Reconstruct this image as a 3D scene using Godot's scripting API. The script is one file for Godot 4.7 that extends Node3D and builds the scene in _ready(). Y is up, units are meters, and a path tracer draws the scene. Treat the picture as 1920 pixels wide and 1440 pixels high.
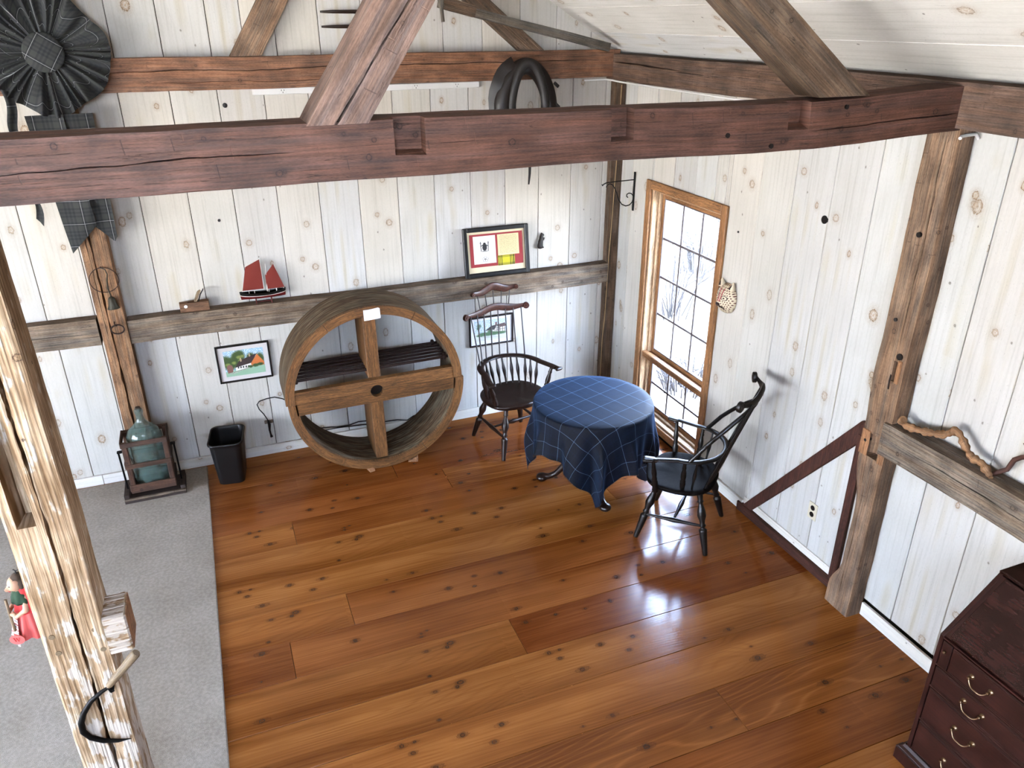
extends Node3D
# A white-boarded timber-frame room seen from its loft. World: corner of the back wall (z = 0) and the window wall (x = 0) at the origin, y up, metres.

var rng := RandomNumberGenerator.new()
var fn := FastNoiseLite.new()
var M := {}
var taken := {}


class MB:
	var v := PackedVector3Array()
	var n := PackedVector3Array()
	var u := PackedVector2Array()

	func tri(a: Vector3, b: Vector3, c: Vector3, na: Vector3, nb: Vector3, nc: Vector3, ua := Vector2.ZERO, ub := Vector2.ZERO, uc := Vector2.ZERO) -> void:
		var g := (b - a).cross(c - a)
		if g.length_squared() < 1e-17:
			return
		if g.dot(na + nb + nc) > 0.0:
			v.append(a); v.append(c); v.append(b)
			n.append(na); n.append(nc); n.append(nb)
			u.append(ua); u.append(uc); u.append(ub)
		else:
			v.append(a); v.append(b); v.append(c)
			n.append(na); n.append(nb); n.append(nc)
			u.append(ua); u.append(ub); u.append(uc)

	func quad(a: Vector3, b: Vector3, c: Vector3, d: Vector3, out: Vector3, ua := Vector2(0, 0), ub := Vector2(1, 0), uc := Vector2(1, 1), ud := Vector2(0, 1)) -> void:
		var g := (c - a).cross(d - b).normalized()
		if g.dot(out) < 0.0:
			g = -g
		tri(a, b, c, g, g, g, ua, ub, uc)
		tri(a, c, d, g, g, g, ua, uc, ud)

	# a smooth sheet of rows of points; side = 1 or -1 picks the outward side; cr / cc: rows / columns close on themselves
	func grid(p: Array, side := 1.0, cr := false, cc := false, us := Vector2(1, 1), uo := Vector2.ZERO, uvs = null) -> void:
		var nr := p.size()
		var nc: int = p[0].size()
		var nn := []
		for i in nr:
			var row := PackedVector3Array()
			row.resize(nc)
			var i0 := i - 1
			var i1 := i + 1
			if cr:
				i0 = posmod(i0, nr); i1 = posmod(i1, nr)
			else:
				i0 = maxi(i0, 0); i1 = mini(i1, nr - 1)
			for j in nc:
				var j0 := j - 1
				var j1 := j + 1
				if cc:
					j0 = posmod(j0, nc); j1 = posmod(j1, nc)
				else:
					j0 = maxi(j0, 0); j1 = mini(j1, nc - 1)
				var da: Vector3 = p[i1][j] - p[i0][j]
				var db: Vector3 = p[i][j1] - p[i][j0]
				if db.length_squared() < 1e-14:
					var k := i0 if i == i1 or i == nr - 1 else i1
					db = p[k][j1] - p[k][j0]
				var g := da.cross(db)
				row[j] = g.normalized() * side if g.length_squared() > 1e-20 else Vector3.UP
			nn.append(row)
		for i in (nr if cr else nr - 1):
			var k := (i + 1) % nr
			for j in (nc if cc else nc - 1):
				var l := (j + 1) % nc
				var a := Vector2(float(j) / (nc - 1), float(i) / (nr - 1)) * us + uo
				var b := Vector2(float(j + 1) / (nc - 1), float(i) / (nr - 1)) * us + uo
				var c := Vector2(float(j + 1) / (nc - 1), float(i + 1) / (nr - 1)) * us + uo
				var d := Vector2(float(j) / (nc - 1), float(i + 1) / (nr - 1)) * us + uo
				if uvs != null:
					a = uvs[i][j]; b = uvs[i][l]; c = uvs[k][l]; d = uvs[k][j]
				tri(p[i][j], p[i][l], p[k][l], nn[i][j], nn[i][l], nn[k][l], a, b, c)
				tri(p[i][j], p[k][l], p[k][j], nn[i][j], nn[k][l], nn[k][j], a, c, d)

	func _uv(p: Vector3, f: int, la: int, us: Vector2, uo: Vector2) -> Vector2:
		var q := Vector2.ZERO
		if f == la:
			q = Vector2(p[(f + 1) % 3], p[(f + 2) % 3])
		else:
			q = Vector2(p[3 - f - la], p[la])
		return q * us + uo

	# a box with bevelled edges; la = the axis its grain runs along
	func box(c: Vector3, s: Vector3, b := 0.002, bas := Basis.IDENTITY, la := 1, us := Vector2(1, 1), uo := Vector2.ZERO) -> void:
		var h := s * 0.5
		var q := {}
		for sx in [-1, 1]:
			for sy in [-1, 1]:
				for sz in [-1, 1]:
					q[[sx, sy, sz]] = [Vector3(sx * h.x, sy * (h.y - b), sz * (h.z - b)), Vector3(sx * (h.x - b), sy * h.y, sz * (h.z - b)), Vector3(sx * (h.x - b), sy * (h.y - b), sz * h.z)]
		for f in 3:
			var f1 := (f + 1) % 3
			var f2 := (f + 2) % 3
			for s0 in [-1, 1]:
				var pts := []
				var uvs := []
				for st in [[-1, -1], [1, -1], [1, 1], [-1, 1]]:
					var key := [0, 0, 0]
					key[f] = s0; key[f1] = st[0]; key[f2] = st[1]
					var pt: Vector3 = q[key][f]
					uvs.append(_uv(pt, f, la, us, uo))
					pts.append(c + bas * pt)
				var o := Vector3.ZERO
				o[f] = s0
				quad(pts[0], pts[1], pts[2], pts[3], bas * o, uvs[0], uvs[1], uvs[2], uvs[3])
				if b > 0.0:
					for s1 in [-1, 1]:
						var ka := [0, 0, 0]
						var kb := [0, 0, 0]
						ka[f] = s0; ka[f1] = s1; ka[f2] = -1
						kb[f] = s0; kb[f1] = s1; kb[f2] = 1
						var pa: Vector3 = q[ka][f]
						var pb: Vector3 = q[kb][f]
						var pc: Vector3 = q[kb][f1]
						var pd: Vector3 = q[ka][f1]
						var o2 := Vector3.ZERO
						o2[f] = s0; o2[f1] = s1
						quad(c + bas * pa, c + bas * pb, c + bas * pc, c + bas * pd, bas * o2, _uv(pa, f, la, us, uo), _uv(pb, f, la, us, uo), _uv(pc, f, la, us, uo), _uv(pd, f, la, us, uo))
		if b > 0.0:
			for key in q:
				var o3 := (bas * Vector3(key[0], key[1], key[2])).normalized()
				tri(c + bas * q[key][0], c + bas * q[key][1], c + bas * q[key][2], o3, o3, o3, _uv(q[key][0], 0, la, us, uo), _uv(q[key][1], 0, la, us, uo), _uv(q[key][2], 0, la, us, uo))

	# a tube along a path; rad = one radius or a list; flat squashes the section along its first axis; up = that axis
	func tube(path: Array, rad, sides := 8, closed := false, caps := true, flat := 1.0, up := Vector3.ZERO, us := Vector2(1, 1)) -> void:
		var np := path.size()
		var rows := []
		var uvs := []
		var x := up
		var run := 0.0
		for i in np:
			var a: Vector3 = path[posmod(i - 1, np)] if closed else path[maxi(i - 1, 0)]
			var b: Vector3 = path[(i + 1) % np] if closed else path[mini(i + 1, np - 1)]
			var t := (b - a).normalized()
			if x == Vector3.ZERO:
				x = t.cross(Vector3.UP if absf(t.y) < 0.9 else Vector3.RIGHT)
			x = (x - t * t.dot(x)).normalized()
			var y := t.cross(x)
			var r: float = rad[i] if rad is Array else rad
			var row := PackedVector3Array()
			var uv := PackedVector2Array()
			if i > 0:
				run += path[i].distance_to(path[i - 1])
			for k in sides + 1:
				var an := TAU * k / sides
				row.append(path[i] + (x * cos(an) * flat + y * sin(an)) * r)
				uv.append(Vector2(float(k) / sides * us.x, run * us.y))
			rows.append(row)
			uvs.append(uv)
		if closed:
			rows.append(rows[0].duplicate())
			uvs.append(uvs[0].duplicate())
		# the seam column repeats the first, so let normals wrap by hand
		var nr := rows.size()
		var nn := []
		for i in nr:
			var i0 := maxi(i - 1, 0)
			var i1 := mini(i + 1, nr - 1)
			if closed and i == 0: i0 = nr - 2
			if closed and i == nr - 1: i1 = 1
			var row := PackedVector3Array()
			for k in sides + 1:
				var da: Vector3 = rows[i1][k] - rows[i0][k]
				var db: Vector3 = rows[i][(k + 1) % sides] - rows[i][posmod(k - 1, sides)]
				if db.length_squared() < 1e-14:
					var m := i1 if i == 0 else i0
					db = rows[m][(k + 1) % sides] - rows[m][posmod(k - 1, sides)]
				row.append(db.cross(da).normalized())
			nn.append(row)
		for i in nr - 1:
			for k in sides:
				tri(rows[i][k], rows[i][k + 1], rows[i + 1][k + 1], nn[i][k], nn[i][k + 1], nn[i + 1][k + 1], uvs[i][k], uvs[i][k + 1], uvs[i + 1][k + 1])
				tri(rows[i][k], rows[i + 1][k + 1], rows[i + 1][k], nn[i][k], nn[i + 1][k + 1], nn[i + 1][k], uvs[i][k], uvs[i + 1][k + 1], uvs[i + 1][k])
		if caps and not closed:
			for e in [0, np - 1]:
				var d: Vector3 = (path[0] - path[1]).normalized() if e == 0 else (path[np - 1] - path[np - 2]).normalized()
				for k in sides:
					tri(path[e], rows[e][k], rows[e][k + 1], d, d, d, uvs[e][0], uvs[e][k], uvs[e][k + 1])

	# a turned piece from a to b: prof = [[t, r], ...]
	func turned(a: Vector3, b: Vector3, prof: Array, sides := 12, us := Vector2(1, 1)) -> void:
		var path := []
		var rad := []
		for q in prof:
			path.append(a.lerp(b, q[0]))
			rad.append(q[1])
		tube(path, rad, sides, false, true, 1.0, Vector3.ZERO, us)

	# a flat outline (x, y) given thickness along z, with a bevel
	func prism(poly: PackedVector2Array, th: float, xf: Transform3D, bev := 0.0, us := Vector2(1, 1), uo := Vector2.ZERO) -> void:
		var inner := poly
		if bev > 0.0:
			var off := Geometry2D.offset_polygon(poly, -bev, Geometry2D.JOIN_MITER)
			if off.size() == 1 and off[0].size() == poly.size():
				inner = off[0]
				var best := 0
				for k in inner.size():
					if inner[k].distance_squared_to(poly[0]) < inner[best].distance_squared_to(poly[0]):
						best = k
				var turned_inner := PackedVector2Array()
				for k in inner.size():
					turned_inner.append(inner[(k + best) % inner.size()])
				if Geometry2D.is_polygon_clockwise(turned_inner) != Geometry2D.is_polygon_clockwise(poly):
					turned_inner.reverse()
				inner = turned_inner
			else:
				bev = 0.0
		var z1 := th * 0.5
		var z0 := z1 - bev
		var ind := Geometry2D.triangulate_polygon(inner)
		var nz := xf.basis.z.normalized()
		for k in range(0, ind.size(), 3):
			var a := inner[ind[k]]
			var b := inner[ind[k + 1]]
			var c := inner[ind[k + 2]]
			tri(xf * Vector3(a.x, a.y, z1), xf * Vector3(b.x, b.y, z1), xf * Vector3(c.x, c.y, z1), nz, nz, nz, a * us + uo, b * us + uo, c * us + uo)
			tri(xf * Vector3(a.x, a.y, -z1), xf * Vector3(b.x, b.y, -z1), xf * Vector3(c.x, c.y, -z1), -nz, -nz, -nz, a * us + uo, b * us + uo, c * us + uo)
		var sgn := 1.0 if Geometry2D.is_polygon_clockwise(poly) else -1.0
		for k in poly.size():
			var l := (k + 1) % poly.size()
			var e := poly[l] - poly[k]
			var o2 := Vector2(-e.y, e.x).normalized() * sgn
			var o := xf.basis * Vector3(o2.x, o2.y, 0)
			var ua := poly[k] * us + uo
			var ub := poly[l] * us + uo
			quad(xf * Vector3(poly[k].x, poly[k].y, z0), xf * Vector3(poly[l].x, poly[l].y, z0), xf * Vector3(poly[l].x, poly[l].y, -z0), xf * Vector3(poly[k].x, poly[k].y, -z0), o, ua, ub, ub, ua)
			if bev > 0.0:
				for s in [-1.0, 1.0]:
					quad(xf * Vector3(poly[k].x, poly[k].y, z0 * s), xf * Vector3(poly[l].x, poly[l].y, z0 * s), xf * Vector3(inner[l].x, inner[l].y, z1 * s), xf * Vector3(inner[k].x, inner[k].y, z1 * s), o + nz * s, ua, ub, ub, ua)

	func mesh() -> ArrayMesh:
		var arr := []
		arr.resize(Mesh.ARRAY_MAX)
		arr[Mesh.ARRAY_VERTEX] = v
		arr[Mesh.ARRAY_NORMAL] = n
		arr[Mesh.ARRAY_TEX_UV] = u
		var m := ArrayMesh.new()
		m.add_surface_from_arrays(Mesh.PRIMITIVE_TRIANGLES, arr)
		return m


func numbered(called: String) -> String:
	var k: int = taken.get(called, 0)
	taken[called] = k + 1
	return called if k == 0 else "%s_%03d" % [called, k]


# a thing: a node at its base whose children are its parts
func thing(called: String, label: String, category: String, at := Vector3.ZERO, yaw := 0.0, group := "") -> Node3D:
	var o := Node3D.new()
	o.name = numbered(called)
	add_child(o)
	o.position = at
	o.rotation.y = yaw
	tag(o, label, category, group)
	return o


func tag(o: Node3D, label: String, category: String, group := "", kind := "") -> Node3D:
	o.set_meta("label", label)
	o.set_meta("category", category)
	if group != "":
		o.set_meta("group", group)
	if kind != "":
		o.set_meta("kind", kind)
	return o


func obj(called: String, shape, m: Material, parent: Node3D = self, at := Vector3.ZERO) -> MeshInstance3D:
	var o := MeshInstance3D.new()
	o.mesh = shape.mesh() if shape is MB else shape
	o.material_override = m
	o.position = at
	if parent == self:
		o.name = numbered(called)
		add_child(o)
	else:
		o.name = called
		parent.add_child(o, true)
	return o


func timber_thing(o: Node3D, label: String, category: String) -> Node3D:
	return tag(o, label, category, "", "thing")


func sub(parent: Node3D, called: String, label := "") -> Node3D:
	var o := Node3D.new()
	o.name = called
	parent.add_child(o, true)
	if label != "":
		o.set_meta("label", label)
	return o


# A hewn timber from a to b. wd: the direction of its width w; its height h runs along e x wd.
# cracks: [face, s0, s1, t0, t1, width, depth]; faces 0 +w, 1 +h, 2 -w, 3 -h; carve: (s, x, y) -> Vector2; rows: extra stations
func beam(a: Vector3, b: Vector3, wd: Vector3, w: float, h: float, o := {}) -> MB:
	var ln := a.distance_to(b)
	var e := (b - a) / ln
	var n1 := (wd - e * e.dot(wd)).normalized()
	var n2 := e.cross(n1)
	var ls: float = o.get("ls", 0.06)
	var ts: float = o.get("ts", 0.035)
	var amp: float = o.get("amp", 0.004)
	var rad: float = o.get("r", 0.009)
	var us: Vector2 = o.get("us", Vector2(2.0, 0.5))
	var uo: Vector2 = o.get("uo", Vector2(rng.randf(), rng.randf()))
	var st := []
	for k in int(ln / ls) + 2:
		st.append(ln * k / (int(ln / ls) + 1))
	for q in o.get("rows", []):
		st.append(q - 0.0006)
		st.append(q + 0.0006)
	st.sort()
	var carve = o.get("carve")
	var bow = o.get("bow")
	var mb := MB.new()
	var rims := [[], []]
	var peri := 0.0
	for f in 4:
		var half := (h if f % 2 == 0 else w) * 0.5
		var items := []
		for c in o.get("cracks", []):
			if c[0] == f:
				items.append(c)
		for q in o.get("cols%d" % f, []):
			items.append(float(q))
		items.sort_custom(func(p, q): return (p if p is float else p[3]) < (q if q is float else q[3]))
		var pts := []
		var uvs := []
		for s in st:
			# knots of this row: the cracks and fixed lines from one arris to the other, then even steps between them
			var kn := [[-half, 0.0]]
			var one := [false]
			for c in items:
				if c is float:
					kn.append([c - 0.0006, 0.0])
					kn.append([c + 0.0006, 0.0])
					one.append_array([true, false])
					continue
				var fr := clampf((s - c[1]) / (c[2] - c[1]), 0.0, 1.0)
				var tc: float = lerpf(c[3], c[4], fr) + 0.007 * fn.get_noise_2d(s * 200.0, c[3] * 900.0) + 0.003 * fn.get_noise_2d(s * 1300.0, c[3] * 700.0)
				tc = clampf(tc, -half + 0.015, half - 0.015)
				var open := smoothstep(0.0, 0.12, fr) * smoothstep(0.0, 0.12, 1.0 - fr)
				if s < c[1] or s > c[2]:
					open = 0.0
				open *= clampf(0.75 + 0.9 * fn.get_noise_2d(s * 500.0, c[3] * 333.0 + 50.0), 0.15, 1.3)
				var hw: float = 0.0004 + 0.5 * c[5] * open
				kn.append([tc - hw, 0.0])
				kn.append([tc, c[6] * open])
				kn.append([tc + hw, 0.0])
				one.append_array([true, true, false])
			kn.append([half, 0.0])
			var row := PackedVector3Array()
			var uv := PackedVector2Array()
			for k in kn.size() - 1:
				var steps := 1 if one[k] else maxi(1, int(2.0 * half / (items.size() + 1) / ts))
				for q in steps + (1 if k == kn.size() - 2 else 0):
					var t: float = lerpf(kn[k][0], kn[k + 1][0], float(q) / steps)
					var dep: float = kn[k][1] if q == 0 else 0.0
					var x := 0.0
					var y := 0.0
					match f:
						0: x = w * 0.5; y = t
						1: x = -t; y = h * 0.5
						2: x = -w * 0.5; y = -t
						3: x = t; y = -h * 0.5
					# round the arrises unevenly
					var rr := rad * clampf(1.0 + 1.6 * fn.get_noise_3d(s * 60.0, signf(x) * 77.0, signf(y) * 55.0), 0.3, 2.6)
					var ix := clampf(x, -w * 0.5 + rr, w * 0.5 - rr)
					var iy := clampf(y, -h * 0.5 + rr, h * 0.5 - rr)
					var d := Vector2(x - ix, y - iy)
					if d.length() > rr:
						d = d.normalized() * rr
					var q2 := Vector2(ix, iy) + d
					var p: Vector3 = a + e * s + n1 * q2.x + n2 * q2.y
					var g: Vector3 = p * 55.0
					var nv := Vector2(fn.get_noise_3d(g.x, g.y, g.z), fn.get_noise_3d(g.x + 400.0, g.y, g.z)) * amp * 2.2
					g = p * 330.0
					nv += Vector2(fn.get_noise_3d(g.x, g.y, g.z), fn.get_noise_3d(g.x, g.y + 300.0, g.z)) * amp * 0.55
					q2 += nv
					if carve != null:
						q2 = carve.call(s, q2.x, q2.y)
					if dep > 0.0:
						match f:
							0: q2.x -= dep
							1: q2.y -= dep
							2: q2.x += dep
							3: q2.y += dep
					if bow != null:
						q2 += bow.call(s)
					var w3: Vector3 = a + e * s + n1 * q2.x + n2 * q2.y
					if w3.y < o.get("cut_y", -99.0):
						w3 += e * ((o["cut_y"] - w3.y) / e.y)
					row.append(w3)
					uv.append(Vector2(peri + t + half, s) * us + uo)
			pts.append(row)
			uvs.append(uv)
		peri += 2.0 * half
		_creased(mb, pts, uvs, [n1, n2, -n1, -n2][f])
		rims[0].append(pts[0])
		rims[1].append(pts[pts.size() - 1])
	for k in 2:
		var mid := a if k == 0 else b
		var d := -e if k == 0 else e
		if mid.y < o.get("cut_y", -99.0):
			mid += e * ((o["cut_y"] - mid.y) / e.y)
			d = Vector3.DOWN
		for row in rims[k]:
			for j in row.size() - 1:
				mb.tri(mid, row[j], row[j + 1], d, d, d, Vector2.ZERO, Vector2(0.05, 0), Vector2(0.05, 0.05))
	return mb


# a sheet whose normals are smooth except across sharp folds
func _creased(mb: MB, p: Array, uv: Array, out: Vector3) -> void:
	var nr := p.size() - 1
	var nc: int = p[0].size() - 1
	var fl := []
	for i in nr:
		var row := PackedVector3Array()
		row.resize(nc)
		for j in nc:
			var g: Vector3 = (p[i + 1][j + 1] - p[i][j]).cross(p[i + 1][j] - p[i][j + 1])
			row[j] = g
		fl.append(row)
	var sgn := 0.0
	for i in nr:
		for j in nc:
			sgn += fl[i][j].dot(out)
	sgn = -1.0 if sgn < 0.0 else 1.0
	for i in nr:
		for j in nc:
			var g0: Vector3 = fl[i][j] * sgn
			if g0.length_squared() < 1e-18:
				continue
			var me := g0.normalized()
			var nn := [Vector3.ZERO, Vector3.ZERO, Vector3.ZERO, Vector3.ZERO]
			for di in 3:
				for dj in 3:
					var ii := i + di - 1
					var jj := j + dj - 1
					if ii < 0 or jj < 0 or ii >= nr or jj >= nc:
						continue
					var g: Vector3 = fl[ii][jj] * sgn
					var gl := g.length()
					if gl < 1e-9:
						continue
					g /= gl
					if g.dot(me) < 0.72:
						continue
					if di < 2 and dj < 2: nn[0] += g
					if di < 2 and dj > 0: nn[1] += g
					if di > 0 and dj > 0: nn[2] += g
					if di > 0 and dj < 2: nn[3] += g
			for k in 4:
				nn[k] = nn[k].normalized()
			mb.tri(p[i][j], p[i][j + 1], p[i + 1][j + 1], nn[0], nn[1], nn[2], uv[i][j], uv[i][j + 1], uv[i + 1][j + 1])
			mb.tri(p[i][j], p[i + 1][j + 1], p[i + 1][j], nn[0], nn[2], nn[3], uv[i][j], uv[i + 1][j + 1], uv[i + 1][j])


# one continuous surface round a list of tapered bones [a, b, ra, rb] (surface nets); warp bends space for flats and hollows
func flesh(bones: Array, cell: float, blend: float, mb: MB = null, us := 1.0) -> MB:
	if mb == null:
		mb = MB.new()
	var lo := Vector3.ONE * 1e9
	var hi := -lo
	for q in bones:
		var m: float = maxf(q[2], q[3]) + cell * 2.0 + blend
		lo = lo.min(q[0] - Vector3.ONE * m).min(q[1] - Vector3.ONE * m)
		hi = hi.max(q[0] + Vector3.ONE * m).max(q[1] + Vector3.ONE * m)
	var nx := int((hi.x - lo.x) / cell) + 2
	var ny := int((hi.y - lo.y) / cell) + 2
	var nz := int((hi.z - lo.z) / cell) + 2
	var f := PackedFloat32Array()
	f.resize(nx * ny * nz)
	for k in nz:
		for j in ny:
			for i in nx:
				f[(k * ny + j) * nx + i] = _field(lo + Vector3(i, j, k) * cell, bones, blend)
	var id := {}
	var vs := PackedVector3Array()
	var off := [Vector3i(0, 0, 0), Vector3i(1, 0, 0), Vector3i(0, 1, 0), Vector3i(1, 1, 0), Vector3i(0, 0, 1), Vector3i(1, 0, 1), Vector3i(0, 1, 1), Vector3i(1, 1, 1)]
	var edges := [[0, 1], [2, 3], [4, 5], [6, 7], [0, 2], [1, 3], [4, 6], [5, 7], [0, 4], [1, 5], [2, 6], [3, 7]]
	for k in nz - 1:
		for j in ny - 1:
			for i in nx - 1:
				var d := []
				var neg := 0
				for o in off:
					var val := f[((k + o.z) * ny + j + o.y) * nx + i + o.x]
					d.append(val)
					if val < 0.0:
						neg += 1
				if neg == 0 or neg == 8:
					continue
				var sum := Vector3.ZERO
				var cnt := 0
				for ed in edges:
					var da: float = d[ed[0]]
					var db: float = d[ed[1]]
					if (da < 0.0) != (db < 0.0):
						sum += Vector3(off[ed[0]]).lerp(Vector3(off[ed[1]]), da / (da - db))
						cnt += 1
				id[Vector3i(i, j, k)] = vs.size()
				vs.append(lo + (Vector3(i, j, k) + sum / cnt) * cell)
	var ns := PackedVector3Array()
	for p in vs:
		var h := cell * 0.5
		ns.append(Vector3(_field(p + Vector3(h, 0, 0), bones, blend) - _field(p - Vector3(h, 0, 0), bones, blend), _field(p + Vector3(0, h, 0), bones, blend) - _field(p - Vector3(0, h, 0), bones, blend), _field(p + Vector3(0, 0, h), bones, blend) - _field(p - Vector3(0, 0, h), bones, blend)).normalized())
	for c in id:
		for ax in 3:
			var s := Vector3i.ZERO
			s[ax] = 1
			var c2: Vector3i = c + s
			var fa := f[(c.z * ny + c.y) * nx + c.x]
			var fb := f[(c2.z * ny + c2.y) * nx + c2.x]
			if (fa < 0.0) == (fb < 0.0):
				continue
			var o1 := Vector3i.ZERO
			var o2 := Vector3i.ZERO
			o1[(ax + 1) % 3] = -1
			o2[(ax + 2) % 3] = -1
			var q := [c, c + o1, c + o1 + o2, c + o2]
			if not (id.has(q[1]) and id.has(q[2]) and id.has(q[3])):
				continue
			var ix := [id[q[0]], id[q[1]], id[q[2]], id[q[3]]]
			for t in [[0, 1, 2], [0, 2, 3]]:
				var a: int = ix[t[0]]
				var b: int = ix[t[1]]
				var e: int = ix[t[2]]
				mb.tri(vs[a], vs[b], vs[e], ns[a], ns[b], ns[e], Vector2(vs[a].x, vs[a].y) * us, Vector2(vs[b].x, vs[b].y) * us, Vector2(vs[e].x, vs[e].y) * us)
	return mb


func _field(p: Vector3, bones: Array, blend: float) -> float:
	var d := 1e9
	for q in bones:
		var a: Vector3 = q[0]
		var ab: Vector3 = q[1] - a
		var t := 0.0
		if ab.length_squared() > 1e-12:
			t = clampf((p - a).dot(ab) / ab.length_squared(), 0.0, 1.0)
		var e: float = p.distance_to(a + ab * t) - lerpf(q[2], q[3], t)
		var k := clampf(0.5 + 0.5 * (d - e) / blend, 0.0, 1.0)
		d = lerpf(d, e, k) - blend * k * (1.0 - k)
	return d


# ---------------------------------------------------------------- textures
func nz(w: int, h: int, bw: int, bh: int, freq: float, sd: int, oct := 3) -> PackedByteArray:
	var f := FastNoiseLite.new()
	f.noise_type = FastNoiseLite.TYPE_SIMPLEX_SMOOTH
	f.seed = sd
	f.frequency = freq
	f.fractal_octaves = oct
	var im := f.get_seamless_image(bw, bh)
	im.convert(Image.FORMAT_L8)
	if bw != w or bh != h:
		im.resize(w, h, Image.INTERPOLATE_CUBIC)
	return im.get_data()


func img_tex(d: PackedByteArray, w: int, h: int) -> ImageTexture:
	var im := Image.create_from_data(w, h, false, Image.FORMAT_RGB8, d)
	im.generate_mipmaps()
	return ImageTexture.create_from_image(im)


func relief_tex(d: PackedByteArray, w: int, h: int, strength: float) -> ImageTexture:
	var im := Image.create_from_data(w, h, false, Image.FORMAT_L8, d)
	im.convert(Image.FORMAT_RGBA8)
	im.bump_map_to_normal_map(strength)
	return ImageTexture.create_from_image(im)


# paints an oval knot with rings into an RGB picture: core and halo colours
func knot(d: PackedByteArray, w: int, h: int, cx: int, cy: int, rx: float, ry: float, core: Color, ring: Color, halo: float, strength: float) -> void:
	var x0 := int(cx - rx * 2.4)
	var y0 := int(cy - ry * 2.8)
	for y in range(y0, int(cy + ry * 2.8)):
		for x in range(x0, int(cx + rx * 2.4)):
			var px := posmod(x, w)
			var py := posmod(y, h)
			var an := fn.get_noise_2d(cx * 31.0 + px * 12.0, cy * 17.0 + py * 8.0) * 0.22
			var dx := (x - cx) / rx
			var dy := (y - cy) / ry
			var r := sqrt(dx * dx + dy * dy) + an
			var k := 0.0
			var c := ring
			if r < 1.0:
				k = 0.55 + 0.4 * sin(r * 13.0)
				c = core
				if r > 0.78:
					k = 1.0
					c = ring
			elif r < 2.2:
				k = halo * (2.2 - r) / 1.2 * (0.65 + 0.35 * sin(r * 17.0))
			k = clampf(k * strength, 0.0, 1.0)
			if k <= 0.0:
				continue
			var o := (py * w + px) * 3
			d[o] = int(lerpf(d[o], c.r8, k))
			d[o + 1] = int(lerpf(d[o + 1], c.g8, k))
			d[o + 2] = int(lerpf(d[o + 2], c.b8, k))


# whitewashed pine: four boards side by side, 1.2 m by 3.2 m
func tex_white() -> ImageTexture:
	var w := 1024
	var h := 2048
	var g := nz(w, h, 1024, 64, 0.06, 3, 4)
	var s := nz(w, h, 512, 16, 0.02, 5, 3)
	var b := nz(w, h, 128, 256, 0.016, 8, 4)
	var f := nz(w, h, 512, 512, 0.22, 9, 2)
	var d := PackedByteArray()
	d.resize(w * h * 3)
	var base := [[240, 235, 227], [236, 232, 226], [242, 236, 226], [238, 235, 229]]
	var o := 0
	var i := 0
	for y in h:
		for x in w:
			var bd: Array = base[x >> 8]
			var k := (g[i] - 128) * 0.07 + (b[i] - 128) * 0.06 + (f[i] - 128) * 0.03
			var t := maxf(0.0, (s[i] - 146) * 0.012) * maxf(0.0, (b[i] - 104) * 0.016)
			k -= maxf(0.0, absf(g[i] - 128.0) - 30.0) * 0.10
			var sp := 0.0
			if f[i] > 196 and b[i] > 132:
				sp = 14.0
			d[o] = clampi(int(bd[0] + k - t * 8.0 - sp), 0, 255)
			d[o + 1] = clampi(int(bd[1] + k - t * 11.0 - sp), 0, 255)
			d[o + 2] = clampi(int(bd[2] + k * 1.1 - t * 19.0 - sp), 0, 255)
			o += 3
			i += 1
	var r := RandomNumberGenerator.new()
	r.seed = 21
	for n in 26:
		var bx := (n % 4) * 256 + r.randi_range(45, 210)
		var by := r.randi_range(0, h - 1)
		var q := r.randf_range(9.0, 20.0)
		var warm := r.randf()
		knot(d, w, h, bx, by, q, q * r.randf_range(0.8, 1.35), Color8(205, 182, 154).lerp(Color8(190, 156, 124), warm), Color8(150, 116, 84).lerp(Color8(170, 150, 126), r.randf()), 0.34, r.randf_range(0.55, 1.0))
	for n in 22:
		knot(d, w, h, r.randi_range(0, w), r.randi_range(0, h), r.randf_range(2.0, 4.0), r.randf_range(2.5, 5.0), Color8(96, 84, 72), Color8(110, 98, 84), 0.15, 0.8)
	for n in 14:     # wandering hair cracks and scuffs left by the saw
		var x := r.randf() * w
		var y := r.randf() * h
		for k in r.randi_range(20, 70):
			x += r.randf_range(-1.4, 1.4)
			y += r.randf_range(0.4, 2.2)
			var p := (posmod(int(y), h) * w + posmod(int(x), w)) * 3
			for c in 3:
				d[p + c] = int(d[p + c] * 0.78)
	return img_tex(d, w, h)


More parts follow.
